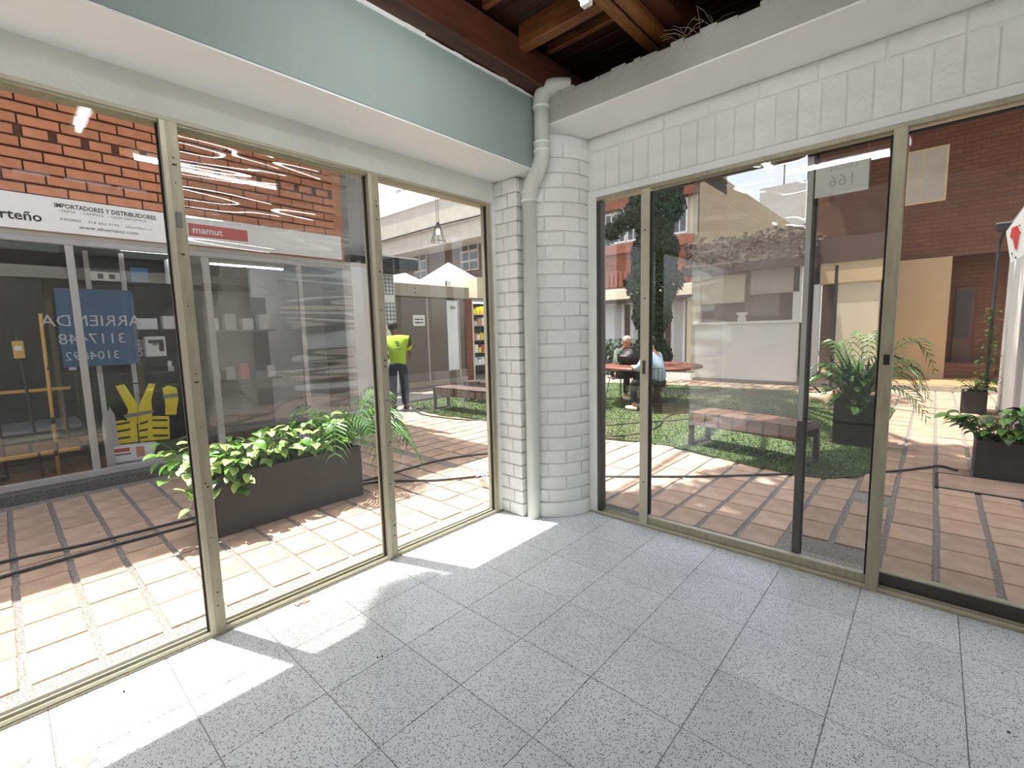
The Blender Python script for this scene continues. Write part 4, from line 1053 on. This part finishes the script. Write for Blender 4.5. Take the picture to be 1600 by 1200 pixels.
# --- seated man with the sage shirt, leaning on the table, facing +x
def seated(name, label, o, yaw, shirt, pants, m_skin, m_hair, bald, lean, shoe, seat=.47, armz=.83):
    t = thing(name, (o[0], o[1], .018), label, 'person')
    ca, sa = math.cos(yaw), math.sin(yaw)
    def W(f, l, z): return (o[0]+f*ca-l*sa, o[1]+f*sa+l*ca, z)       # f forward, l left
    pel = W(0, 0, seat+.12); che = W(.16*lean, 0, seat+.50); nk = W(.24*lean, 0, seat+.64); hd = W(.31*lean, 0, seat+.75)
    body = [[(pel, .11), (W(.06*lean, 0, seat+.3), .10), (che, .115), (nk, .055), (hd, .085), (W(.33*lean, 0, seat+.85), .07)]]
    shp, sl = [], []
    for s_ in (-1, 1):
        sh_ = W(.18*lean, .20*s_, seat+.56); el = W(.24*lean+.08, .27*s_, seat+.34); wr_ = W(.24*lean+.30, .16*s_, armz)
        body.append([(che, .115), (sh_, .055), (el, .045), (wr_, .03)]); body += hand(wr_, (ca, sa, -.05), (-sa*-s_, ca*-s_, 0))
        hp = W(.04, .10*s_, seat+.08); kn = W(.44, .13*s_, seat+.07); an = W(.40, .13*s_, .10)
        body.append([(pel, .11), (hp, .08), (kn, .058), (an, .042), (W(.52, .14*s_, .05), .035)])
        shp.append([(pel, .15), (hp, .10), (kn, .08), (W(.405, .13*s_, .14), .06)])
        sl.append([(che, .17), (W(.18*lean, .18*s_, seat+.53), .088), (el, .07), (W(.24*lean+.20, .21*s_, (armz+seat+.34)/2), .055)])
    skin('body', m_skin, t, body, 2)
    skin('shirt', shirt, t, [[(W(0, 0, seat+.06), .18), (W(.06*lean, 0, seat+.3), .165), (che, .17), (W(.23*lean, 0, seat+.61), .08)]]+sl, 2)
    skin('trousers', pants, t, [[(W(-.02, 0, seat+.16), .15), (pel, .15)]]+shp, 2)
    for s_ in (-1, 1):
        MB().ell(W(.46, .14*s_, .062), (.14, .055, .045), 12, 8, Matrix.Rotation(yaw, 3, 'Z')).build('shoe', shoe, t, smooth=True)
    head(t, W(.32*lean, 0, seat+.79), (ca, sa, -.05), m_skin, m_hair, bald)
seated('person', 'grey-haired man in a sage green shirt leaning on the round table', (-2.42, 5.80), math.radians(-20), 'sage', 'black', 'skin', 'hair_g', True, 1.0, 'shoe', seat=.46)
seated('person', 'person in a pale blue shirt and cream shoes sitting right of the round table', (-.92, 4.55), math.radians(172), 'blueshirt', 'black', 'skin', 'hair_d', False, .6, 'shoe', seat=.46)

# ================================================================== DOG
dg = thing('dog', (1.21, 6.45, .018), 'small cream dog standing on the turf left of the tall planter', 'dog')
D = lambda a, b, z: (1.20+a, 6.45+b, .018+z)
ch = [[(D(-.16, 0, .21), .07), (D(-.02, 0, .20), .065), (D(.11, 0, .215), .085), (D(.19, -.01, .28), .055), (D(.235, -.02, .315), .062), (D(.29, -.04, .295), .03)]]
for s_ in (-1, 1):
    ch.append([(D(-.16, 0, .21), .07), (D(-.17, .055*s_, .15), .045), (D(-.145, .06*s_, .12), .030), (D(-.185, .06*s_, .07), .020), (D(-.18, .06*s_, .018), .018), (D(-.155, .06*s_, .012), .018)])
    ch.append([(D(.11, 0, .215), .085), (D(.115, .055*s_, .13), .032), (D(.115, .055*s_, .07), .021), (D(.12, .055*s_, .018), .018), (D(.145, .055*s_, .012), .018)])
ch.append([(D(-.16, 0, .21), .07), (D(-.24, 0, .25), .022), (D(-.27, .01, .31), .016)])
skin('body', 'dogfur', dg, ch, 2)
for s_ in (-1, 1): MB().ell(D(.215, -.02+.055*s_, .32), (.022, .014, .042), 8, 6).build('ear', 'dognose', dg, smooth=True)
MB().ell(D(.27, -.04, .305), (.035, .035, .032), 8, 6).build('muzzle', 'dognose', dg, smooth=True)
MB().ell(D(.315, -.05, .30), (.012, .012, .010), 8, 6).build('nose', 'black', dg, smooth=True)
# slanting stick frame behind the dog
sk = thing('stick_frame', (.9, 8.0, 0), 'dark slanting stick frame behind the dog', 'frame')
a, b = at(1250, 618, 1, 7.6), at(1292, 565, 1, 7.6)
MB().tube([a, b], .022, 8).build('stick', 'steel', sk); MB().tube([at(1272, 604, 1, 7.6), at(1290, 622, 1, 7.6)], .018, 8).build('stick', 'steel', sk)
p = at(1297, 620, 1, 7.6); MB().tube([(p.x, 7.6, .0), (p.x, 7.6, 2.6)], .028, 8).build('post', 'steel', sk)
bx('foot_rail', 'steel', sk, a.x-.4, p.x, 7.58, 7.62, .0, .03)

# ================================================================== TREE
tr_ = thing('ivy_tree', (-2.45, 7.3, .0), 'tall tree with an ivy-covered trunk behind the round table', 'tree')
MB().tube([(-2.55, 7.3, 0), (-2.5, 7.3, 1.0), (-2.4, 7.3, 2.5), (-2.3, 7.3, 5), (-2.0, 7.2, 8.6)], [.26, .2, .2, .2, .14], 12).build('trunk', 'bark', tr_, smooth=True)
def scatter(n, fn, sz, m_, name, kind=None, parent=tr_):
    v = []; f = []
    for i in range(n):
        p, nrm = fn(i); p = Vector(p); nrm = (Vector(nrm)+Vector((random.uniform(-.6, .6), random.uniform(-.6, .6), random.uniform(-.6, .6)))).normalized()
        a = nrm.orthogonal().normalized(); b = nrm.cross(a); t = random.uniform(0, 6.28); a, b = a*math.cos(t)+b*math.sin(t), b*math.cos(t)-a*math.sin(t)
        s_ = sz*random.uniform(.6, 1.3); k = len(v)
        v += [tuple(p-a*s_), tuple(p+b*s_*.5+nrm*s_*.15), tuple(p+a*s_), tuple(p-b*s_*.5+nrm*s_*.15)]; f.append((k, k+1, k+2, k+3))
    mb = MB(); mb.v = v; mb.f = f
    off = org(parent); me = bpy.data.meshes.new(name); me.from_pydata([tuple(Vector(q)-off) for q in v], [], f); me.materials.append(M[m_])
    o = bpy.data.objects.new(name, me); link(o, parent); ORG[o.name] = off; o['kind'] = 'stuff'
    return o
def ivy(i):
    z = random.uniform(.5, 6.5); wd = .34+.22*min(1, z/3.2)+.10*math.sin(z*3.1)+.07*math.sin(z*7.7+1)
    a = random.uniform(0, 6.28); rr = wd*random.uniform(.75, 1.05)
    cx = -2.42+.10*min(z/3, 1.2)
    return (cx+rr*math.cos(a), 7.3+rr*.8*math.sin(a), z), (math.cos(a), math.sin(a), .2)
scatter(15000, ivy, .06, 'ivy', 'ivy_leaves')
def limb(i):
    t = random.random(); c = Vector((-2.8-1.3*t, 7.2, 4.0-.15*t+.1*math.sin(9*t))); a = random.uniform(0, 6.28); rr = random.uniform(.05, .28)
    return (c.x+random.uniform(-.1, .1), c.y+rr*math.cos(a), c.z+rr*math.sin(a)), (0, math.cos(a), math.sin(a))
scatter(1500, limb, .06, 'ivy', 'ivy_branch')
BL = [((-.6, -.3, 8.3), .95), ((.2, -.3, 8.5), 1.0), ((1.0, .0, 8.3), 1.1), ((-.35, .8, 8.4), 1.0), ((.5, .8, 8.2), 1.1), ((1.3, 1.0, 8.5), 1.1), ((.3, 1.8, 8.3), 1.0), ((1.2, 1.9, 8.6), 1.1), ((.9, 2.7, 8.3), 1.0), ((-1.7, 4.1, 8.2), .9), ((-3.2, 5.6, 8.3), 1.5), ((-4.2, 7.8, 8.5), 1.7), ((-1.4, 7.6, 8.8), 1.5), ((-5.6, 3.6, 8.6), 1.5), ((1.75, 5.6, 8.3), .9), ((1.75, 6.6, 8.4), .8), ((-1.60, -2.55, 8.3), .30)]  # unseen leaf clumps, many added only to shade pavers, white wall and floor patch
def crown(i):
    c, r = BL[i % len(BL)]
    d = Vector((random.gauss(0, 1), random.gauss(0, 1), random.gauss(0, .6))).normalized()*r*random.uniform(.25, 1.0)**.5
    return tuple(Vector(c)+Vector((d.x, d.y, d.z*.55))), (random.gauss(0, .5), random.gauss(0, .5), 1)
scatter(16000, crown, .11, 'leaf_d', 'shade_crown_leaves')
m = MB()
for c, r in BL: m.tube([(-2.1, 7.2, 6.8), tuple((Vector((-2.0, 7.2, 8.2))+Vector(c))/2), c], [.09, .05, .02], 6)
m.build('branches', 'bark', tr_, smooth=True)
# ================================================================== KIOSK ROW (through the third left pane)
KX = -8.0
kb = thing('kiosk_building', (KX-1, 6, 0), 'low taupe panelled kiosk building behind the person in lime', 'building')
bx('plinth', 'kiosk_beam', kb, KX-2.0, KX+.06, 3.2, 6.45, 0, .16); bx('body', 'kiosk', kb, KX-2.0, KX-.02, 3.2, 6.45, .16, 2.5)
for (y0, y1) in ((3.85, 5.03), (5.05, 6.2)): bx('panel', 'kiosk', kb, KX-.02, KX, y0, y1, .16, 2.5, bevel=.004)
for y0 in (5.03, 6.2): bx('panel_strip', 'concrete', kb, KX, KX+.012, y0-.02, y0+.035, .16, 2.5)
bx('column_strip', 'whitewall', kb, KX-.01, KX+.015, 5.75, 6.16, .4, 2.45)
bx('fascia_beam', 'kiosk_beam', kb, KX-2.1, KX+.08, 3.75, 6.6, 2.52, 2.86, bevel=.01)
for z in (2.62, 2.74): MB().tube([(KX+.08, 4.6, z), (KX+.09, 4.6, z)], .02, 8).build('bolt', 'black', kb)
ns_ = bx('paper_notice', 'paper', None, KX+.002, KX+.006, 4.54, 4.94, 1.72, 2.02); tag(ns_, 'small white notice on the taupe kiosk wall', 'notice')
for z_ in (1.90, 1.81):
    for a_, b_ in ((4.60, 4.64), (4.65, 4.75), (4.765, 4.81), (4.825, 4.88)): bx('print_line', 'text', ns_, KX+.006, KX+.0068, a_, b_, z_-.018, z_+.018)
n2 = bx('number_plate', 'paper', None, KX+.016, KX+.02, 5.85, 6.1, 2.16, 2.33); tag(n2, 'white unit number plate at the right end of the kiosk wall', 'sign')
for a_ in (5.88, 5.95, 6.02): bx('print_line', 'textg', n2, KX+.02, KX+.0208, a_, a_+.045, 2.2, 2.29)
# white tiled pillar
tp = thing('tiled_pillar', (-7.6, 3.5, 0), 'white pillar with black wire grids beside the person in lime', 'pillar')
bx('shaft', 'whitewall', tp, -7.8, -7.5, 3.1, 3.66, 0, 3.0, bevel=.01)
for z0, z1 in ((1.78, 2.28), (2.5, 2.95)):
    m = MB()
    for k in range(5): m.tube([(-7.485, 3.2+.1*k, z0), (-7.485, 3.2+.1*k, z1)], .008, 5)
    for k in range(6): z = z0+(z1-z0)*k/5; m.tube([(-7.485, 3.18, z), (-7.485, 3.64, z)], .008, 5)
    m.build('wire_grid', 'steel', tp)
ca_ = thing('black_awning', (-7.0, 2.9, 2.9), 'flat black awning over the white pillar', 'awning')
bx('deck', 'black', ca_, -7.6, -6.6, 1.2, 3.75, 3.0, 3.25); bx('trim', 'palegrey', ca_, -6.6, -6.58, 1.2, 3.75, 3.24, 3.28)
# brick pillar + stocked shop
sp = thing('corner_shop', (KX-.6, 7.4, 0), 'small stocked shop with lit shelves right of the kiosk', 'shop')
bx('brick_pillar', 'pillarbrick', sp, KX-.3, KX+.02, 6.46, 6.74, 0, 2.5)
bx('brick_pillar_edge', 'cream', sp, KX-.02, KX+.03, 6.74, 6.80, 0, 2.5)
bx('base', 'kiosk', sp, KX-1.2, KX+.02, 6.8, 8.3, 0, .12); bx('back', 'darkroom', sp, KX-1.25, KX-1.2, 6.4, 8.3, 0, 2.6)
bx('side', 'darkroom', sp, KX-1.2, KX, 8.25, 8.3, 0, 2.6); bx('fascia', 'cream', sp, KX-1.2, KX+.04, 6.98, 8.3, 2.56, 3.2)
bx('roof', 'kiosk', sp, KX-1.2, KX+.02, 6.5, 8.3, 2.5, 2.56); bx('light_strip', 'led', sp, KX-.05, KX, 6.85, 8.2, 2.40, 2.44)
for z in (.45, .85, 1.25, 1.7, 2.05): bx('shelf', 'concrete', sp, KX-.5, KX-.1, 6.85, 8.2, z, z+.02)
cols = ['white', 'palegrey', 'red', 'yellow', 'grey', 'paper', 'skin']
nm = ('white', 'pale grey', 'red', 'yellow', 'grey', 'cream', 'tan'); rows = ('bottom', 'second', 'third', 'fourth', 'top')
for r, z in enumerate((.47, .87, 1.27, 1.72, 2.07)):
    yy = 6.95; nth = 0
    while yy < 7.55:
        wd = random.uniform(.08, .16); k = random.randrange(7) if r != 4 else 3
        b_ = MB().box(KX-.35, KX-.12, yy, yy+wd, z, z+random.uniform(.12, .26)).build('packet', cols[k], None, bevel=.004)
        tag(b_, '%s packet, %s from the left on the %s shelf of the lit corner shop' % (nm[k], ('first', 'second', 'third', 'fourth', 'fifth', 'sixth', 'seventh')[nth], rows[r]), 'packet', 'packets on the %s shelf of the corner shop' % rows[r])
        yy += wd+.03; nth += 1
# white tents
def tent(cx, cy, half, z0, z1, label):
    t = thing('canopy_tent', (cx, cy, 0), label, 'tent', 'white canopy tents')
    MB().add([(cx-half, cy-half, z0), (cx+half, cy-half, z0), (cx+half, cy+half, z0), (cx-half, cy+half, z0), (cx, cy, z1)], [(0, 1, 4), (1, 2, 4), (2, 3, 4), (3, 0, 4)]).build('roof', 'canvas', t)
    m = MB()
    for a, b, c_, d in ((-1, -1, 1, -1), (1, -1, 1, 1), (1, 1, -1, 1), (-1, 1, -1, -1)):
        MB().add([(cx+a*half, cy+b*half, z0-.2), (cx+c_*half, cy+d*half, z0-.2), (cx+c_*half, cy+d*half, z0), (cx+a*half, cy+b*half, z0)], [(0, 1, 2, 3)]).build('valance', 'canvas', t)
    for a in (-1, 1):
        for b in (-1, 1): MB().tube([(cx+a*half, cy+b*half, 0), (cx+a*half, cy+b*half, z0)], .025, 6).build('pole', 'steel', t)
tent(-11.4, 8.8, 1.05, 3.35, 4.2, 'white peaked canopy tent above the notice on the kiosk')
tent(-11.9, 6.35, 1.05, 3.25, 3.98, 'white peaked canopy tent just right of the tiled pillar')
tent(-15.6, 5.6, 1.2, 4.3, 5.4, 'white canopy tent mostly hidden by the black awning')
# concrete terrace building behind
cb = thing('concrete_building', (-14, 12.4, 0), 'pale concrete building with stepped eaves behind the tents', 'building')
CY = 11.0
za = at(690, 382, 1, CY).z; zb = at(660, 322, 1, CY).z
bx('lower_wall', 'brownwall', cb, -26, -9.0, CY+1.2, CY+1.5, 0, za+.4)
bx('eave_soffit', 'concrete', cb, -26, -9.6, CY, CY+1.5, za, zb-.9); bx('eave_face', 'concrete', cb, -26, -9.6, CY-.15, CY, za+.75, zb)
for k in range(3): bx('ledge', 'slab', cb, -26, -9.6-.25*k, CY-.2+.10*k, CY+1.5, zb+.34*k, zb+.34*(k+1)-.03, bevel=.01)
bx('parapet', 'slab', cb, -26, -11.6, CY+.6, CY+.8, zb+1.0, zb+1.5)
for k in range(9): bx('vent_block', 'grey' if k < 5 else 'tan', cb, -18.6+.62*k, -18.2+.62*k, CY+.55, CY+.62, zb+1.1, zb+1.42)
bx('end_block', 'tan', cb, -9.6, -9.0, CY-.3, CY+.6, zb-.9, zb-.1)
MB().tube([(-26, CY-.17, za+.75), (-14, CY-.17, za+.82), (-9.4, CY-.17, za+.74)], .03, 6).build('cable', 'black', cb)
for (x0, x1, y0, y1) in ((650, 667, 392, 440), (722, 748, 375, 425)):
    a = at(x0, y1, 1, CY+1.2); b = at(x1, y0, 1, CY+1.2)
    wn = bx('window', 'concrete', cb, a.x, b.x, CY+1.12, CY+1.2, a.z, b.z)
    nx = 2
    for i in range(nx):
        for j in range(3):
            wx = (b.x-a.x)/nx; wz = (b.z-a.z)/3
            bx('pane', 'windowglass', wn, a.x+wx*i+.05, a.x+wx*(i+1)-.05, CY+1.105, CY+1.12, a.z+wz*j+.05, a.z+wz*(j+1)-.05)
# hanging lantern
ln = thing('hanging_lantern', (-4.9, 3.0, 3.3), 'wire-framed hanging lantern in front of the concrete eave', 'lantern')
for dx in (-.03, .03): MB().tube([(-4.9+dx, 3.0, 3.7), (-4.93+dx*2, 3.0, 6.5)], .006, 5).build('wire', 'steel', ln)
MB().lathe([(.03, 3.72), (.05, 3.66), (.06, 3.62)], (-4.9, 3.0, 0), 10).build('cap', 'steel', ln)
m = MB()
for k in range(8):
    a = k*math.pi/4; m.tube([(-4.9+.05*math.cos(a), 3+.05*math.sin(a), 3.64), (-4.9+.15*math.cos(a), 3+.15*math.sin(a), 3.34)], .006, 4)
m.tube([(-4.9+.15*math.cos(k*math.pi/8), 3+.15*math.sin(k*math.pi/8), 3.34) for k in range(17)], .006, 4, caps=False)
m.build('wire_shade', 'steel', ln); MB().ell((-4.9, 3.0, 3.54), (.04, .04, .06), 10, 8).build('bulb', 'bulb', ln, smooth=True)
MB().tube([(-8, 3.0, 6.5), (-2, 3.0, 6.5)], .02, 6).build('support_cable', 'steel', ln)

# ================================================================== BUILDINGS ACROSS THE COURTYARD (behind the sliding door)
FY = 12.0
rb = thing('brick_building', (-7, FY+2, 0), 'red brick building with cream beams and barred windows behind the tree', 'building')
X0, X1 = -10.5, -3.2
bx('ground_wall', 'whitewall', rb, X0, X1, FY+1.0, FY+1.2, 0, 2.5); bx('cream_beam', 'cream', rb, X0, X1, FY-.05, FY+.3, 2.55, 2.92, bevel=.01)
bx('walkway_ceiling', 'brownwall', rb, X0, X1, FY+.0, FY+1.2, 2.48, 2.55)
bx('brick_parapet', 'redbrick', rb, X0, X1, FY, FY+.3, 2.92, 4.15); bx('parapet_band', 'redbrick', rb, X0, X1, FY-.06, FY+.02, 4.15, 4.45)
for k in range(26): bx('soldier_brick', 'redbrick', rb, -8.0+.18*k, -7.87+.18*k, FY-.03, FY, 3.0, 3.5)
bx('upper_recess', 'cream', rb, X0, X1, FY+.25, FY+.4, 4.45, 5.7); bx('upper_band', 'redbrick', rb, X0, X1, FY-.05, FY+.4, 5.7, 6.2); bx('roof_beam', 'tan', rb, X0, X1, FY-.1, FY+3, 6.2, 6.9)
for k in range(9):
    x0 = -8.4+.55*k
    wn = bx('window', 'whitewall', rb, x0, x0+.5, FY+.18, FY+.25, 4.55, 5.65)
    for i in range(2): bx('pane', 'windowglass', wn, x0+.05+.22*i, x0+.23+.22*i, FY+.17, FY+.18, 4.62, 5.58)
for x0 in (-6.55, -5.75, -4.95, -4.2):
    dr_ = bx('door', 'palegrey', rb, x0, x0+.32, FY+.9, FY+1.0, 0, 2.4); bx('door_frame', 'whitewall', dr_, x0+.34, x0+.42, FY+.86, FY+1.0, 0, 2.45)
    bx('door_gap', 'brownwall', dr_, x0+.44, x0+.60, FY+.95, FY+1.0, 0, 2.4)
bx('side_wall', 'tan', rb, X1-.3, X1, FY+.3, FY+14, 2.5, 6.7); bx('side_ground', 'cream', rb, X1-.3, X1, FY+.3, FY+14, 0, 2.5)
hd_ = thing('hedge_row', (-6.6, 10.6, 0), 'dark green shrubs behind the man at the table', 'hedge')
MB().tube([(-7.6, 10.6, .0), (-7.6, 10.6, .4)], .05, 6).build('stem', 'bark', hd_)
scatter(2600, lambda i: ((random.uniform(-8.2, -3.9), 10.6+random.uniform(-.3, .3), random.uniform(.05, 1.15)), (0, -1, .5)), .08, 'ivy', 'foliage', parent=hd_)
# white service kiosk with a dark counter opening
wk2 = thing('white_kiosk', (-1.1, 10.6, 0), 'white walled kiosk with a dark serving opening behind the turf', 'kiosk')
KY = 10.0
bx('half_wall', 'whitewall', wk2, -2.35, .15, KY, KY+.15, .08, 1.55, bevel=.01); bx('sill', 'whitewall', wk2, -2.4, .2, KY-.05, KY+.2, 1.55, 1.62, bevel=.008)
bx('plinth', 'kiosk', wk2, -2.4, .2, KY-.03, KY+2, 0, .08); bx('back_wall', 'brownwall', wk2, -2.4, .2, KY+1.8, KY+1.9, 0, 2.9)
bx('post', 'cream', wk2, -2.42, -2.22, KY, KY+.2, 1.6, 2.9); bx('post', 'whitewall', wk2, .02, .2, KY, KY+.2, 1.6, 2.9)
bx('cream_panel', 'cream', wk2, -2.2, -1.1, KY, KY+.1, 2.12, 2.85); bx('pale_panel', 'concrete', wk2, -.95, .15, KY, KY+.1, 2.30, 2.9)
bx('roller_blind', 'brownwall', wk2, -2.2, -1.15, KY+.12, KY+.16, 1.6, 2.3); bx('roller_blind', 'kiosk', wk2, -1.1, -.3, KY+.12, KY+.16, 1.75, 2.5)
bx('roof', 'brownwall', wk2, -2.6, .35, KY-.4, KY+2.2, 2.9, 3.1); 
MB().add([(-2.6, KY-.4, 3.1), (.35, KY-.4, 3.1), (.35, KY+2.2, 3.9), (-2.6, KY+2.2, 3.9)], [(0, 1, 2, 3)]).build('sloping_roof', 'brownwall', wk2)
jar = MB().lathe([(.10, 0), (.12, .05), (.08, .14), (.14, .2), (.14, .23)], (-1.15, KY+.05, 1.62), 12).build('white_urn', 'white', None, smooth=True, label='small white urn standing on the kiosk sill', cat='urn')
scatter_p = thing('roof_creeper', (-1.2, 10.4, 3.1), 'brown creeper foliage covering the white kiosk roof', 'creeper')
MB().tube([(-2.4, 10.2, 3.12), (.2, 10.4, 3.3)], .02, 5).build('stem', 'bark', scatter_p)
scatter(2600, lambda i: ((random.uniform(-2.6, .35), random.uniform(9.55, 11.9), 3.1+random.uniform(-.15, .75)), (0, -1, .6)), .09, 'bark', 'foliage', parent=scatter_p)
# far pale building and sky gap
fb = thing('far_building', (-1.5, 26, 0), 'pale distant building rising above the white kiosk', 'building')
bx('block', 'palegrey', fb, -5.5, -2.2, 28, 32, 0, 9.5); bx('block', 'whitewall', fb, -2.2, 4, 27.5, 32, 0, 10.4)
for k in range(3): bx('mast', 'steel', fb, -4.5+1.2*k, -4.44+1.2*k, 29, 29.06, 9.5, 11.8)
# brown brick building on the right
BY = 12.0
bb_ = thing('brown_building', (4, BY+2, 0), 'brown brick building with cream ground floor at the right', 'building')
bx('upper_wall', 'brownbrick', bb_, .1, 9, BY, BY+.3, 3.0, 6.05); bx('roof_beam', 'tan', bb_, .0, 9, BY-.15, BY+3, 6.05, 6.8)
bx('roof_eave', 'tan', bb_, .0, 9, BY-1.1, BY, 6.72, 6.8)  # thin eave added to shade the cream wall below
bx('walk_step', 'concrete', bb_, .0, 9, BY-1.75, BY+3, 0, .12); bx('walk_tiles', 'orange_tile', bb_, .0, 9, BY-1.70, BY+3, .12, .135)
bx('cream_wall', 'cream_shaded', bb_, 1.66, 2.86, BY-.05, BY+.25, .13, 3.0); bx('brown_wall', 'brownbrick', bb_, 2.86, 9, BY+.6, BY+.8, .13, 3.0)
bx('walk_ceiling', 'brownwall', bb_, .1, 9, BY+.3, BY+2, 2.95, 3.0)
bx('dark_recess', 'brownwall', bb_, .1, 1.66, BY+1.4, BY+1.5, .13, 3.0)
bx('white_column', 'whitewall', bb_, .16, .42, BY-1.1, BY-.85, .12, 3.0); bx('cream_column', 'cream', bb_, .80, 1.62, BY-1.05, BY-.7, .12, 3.05)
bx('column_beam', 'tan', bb_, .1, 1.7, BY-1.1, BY-.7, 2.5, 3.0); bx('balcony', 'brownwall', bb_, .1, 1.7, BY-1.12, BY, 3.0, 3.6)
wn = bx('window', 'tan', bb_, 1.93, 2.66, BY-.03, BY, 4.3, 5.55); bx('pane', 'concrete', wn, 1.97, 2.2, BY-.035, BY-.03, 4.35, 5.5); bx('pane', 'concrete', wn, 2.24, 2.62, BY-.035, BY-.03, 4.35, 5.5)
dd = bx('door', 'brownwall', bb_, 2.98, 3.32, BY+.55, BY+.6, .13, 2.3); bx('pane', 'windowglass', dd, 3.0, 3.25, BY+.54, BY+.55, 1.1, 2.2)
bx('brick_step', 'brownbrick', bb_, 2.6, 3.7, BY+.0, BY+.55, .13, .5)
# white wall on the right with its sign
ww = thing('white_wall_block', (4.2, 6.6, 0), 'smooth white wall at the right edge beyond the low planter', 'wall')
bx('wall', 'whitewall', ww, 3.48, 5.5, 5.6, 7.95, 0, 2.95); bx('skirting', 'palegrey', ww, 3.468, 3.48, 5.6, 7.95, 0, .09)
bx('door_frame', 'grey', ww, 3.45, 3.50, 5.45, 5.6, 0, 2.95); bx('cap', 'palegrey', ww, 3.44, 5.5, 5.5, 8.0, 2.95, 3.02)
kt = thing('hanging_sign', (3.4, 5.2, 2.1), 'tilted white sign with a red figure hanging at the right edge', 'sign')
KYs = 5.0
q = [at(*p_, 1, KYs) for p_ in ((1606, 316), (1572, 362), (1579, 411), (1640, 372))]
MB().prism([(p_.x, p_.z) for p_ in q], 1, KYs, KYs+.012).build('board', 'paper', kt)
q = [at(*p_, 1, KYs-.002) for p_ in ((1581, 356), (1590, 352), (1594, 362), (1591, 378), (1589, 390), (1585, 388), (1583, 374), (1578, 370))]
MB().prism([(p_.x, p_.z) for p_ in q], 1, KYs-.004, KYs-.001).build('red_figure', 'red', kt)
for (a_, b_) in ((1593, 352), (1594, 363), (1587, 402), (1581, 396)):
    p_ = at(a_, b_, 1, KYs-.002); MB().ell(p_, (.008, .003, .008), 8, 5).build('ink_mark', 'text', kt)
p_ = at(1600, 330, 1, KYs); MB().tube([(p_.x, KYs+.02, p_.z-.1), (3.50, 5.53, 2.985)], .006, 5).build('cord', 'steel', kt)
# ================================================================== SMALL THINGS
pl_ = thing('fallen_frond', tuple(at(762, 752, 2, 0)), 'dry white palm frond lying outside the corner of the left glass', 'leaf')
m = MB(); b0 = at(766, 768, 2, 0); b1 = at(752, 738, 2, 0); frond(m, (b0.x, b0.y, .02), math.atan2(b1.y-b0.y, b1.x-b0.x), (b1-b0).length*1.1, .12, .06, 12, .12, .03); m.build('blade', 'palegrey', pl_)
fd = thing('floor_debris', tuple(at(470, 943, 2, 0)), 'small crumpled reddish scrap by the left window track', 'debris')
c = at(470, 943, 2, 0); m = MB()
for k in range(9): m.ell((c.x+random.uniform(-.015, .015), c.y+random.uniform(-.05, .05), .006), (random.uniform(.006, .014), random.uniform(.008, .02), .006), 6, 4)
m.build('scrap', 'debris', fd)
for (x, y, r, lab) in ((127, 1192, .055, 'larger flaking plaster patch on the floor at the lower left'), (25, 1198, .04, 'smaller flaking plaster patch at the lower left corner')):
    c = at(x, y, 2, 0); m = MB(); pts = [(c.x+r*random.uniform(.5, 1.1)*math.cos(a*.5236), c.y+r*random.uniform(.5, 1.1)*math.sin(a*.5236)) for a in range(12)]
    m.prism(pts, 2, .0004, .0025).build('plaster_flake', 'flake', None, label=lab, cat='debris', group='plaster flakes on the floor')
for (x, y, lab) in ((194, 1081, 'dark speck on the sunlit floor near the left track'), (590, 1028, 'left of two dark specks on the terrazzo'), (597, 1026, 'right of two dark specks on the terrazzo'), (1576, 1145, 'dark speck on the terrazzo near the right edge'), (676, 983, 'dark speck on a grout joint in the middle of the floor')):
    c = at(x, y, 2, 0); MB().ell((c.x, c.y, .003), (.006, .004, .003), 8, 5).build('speck', 'black', None, smooth=True, label=lab, cat='speck', group='dark specks on the floor')
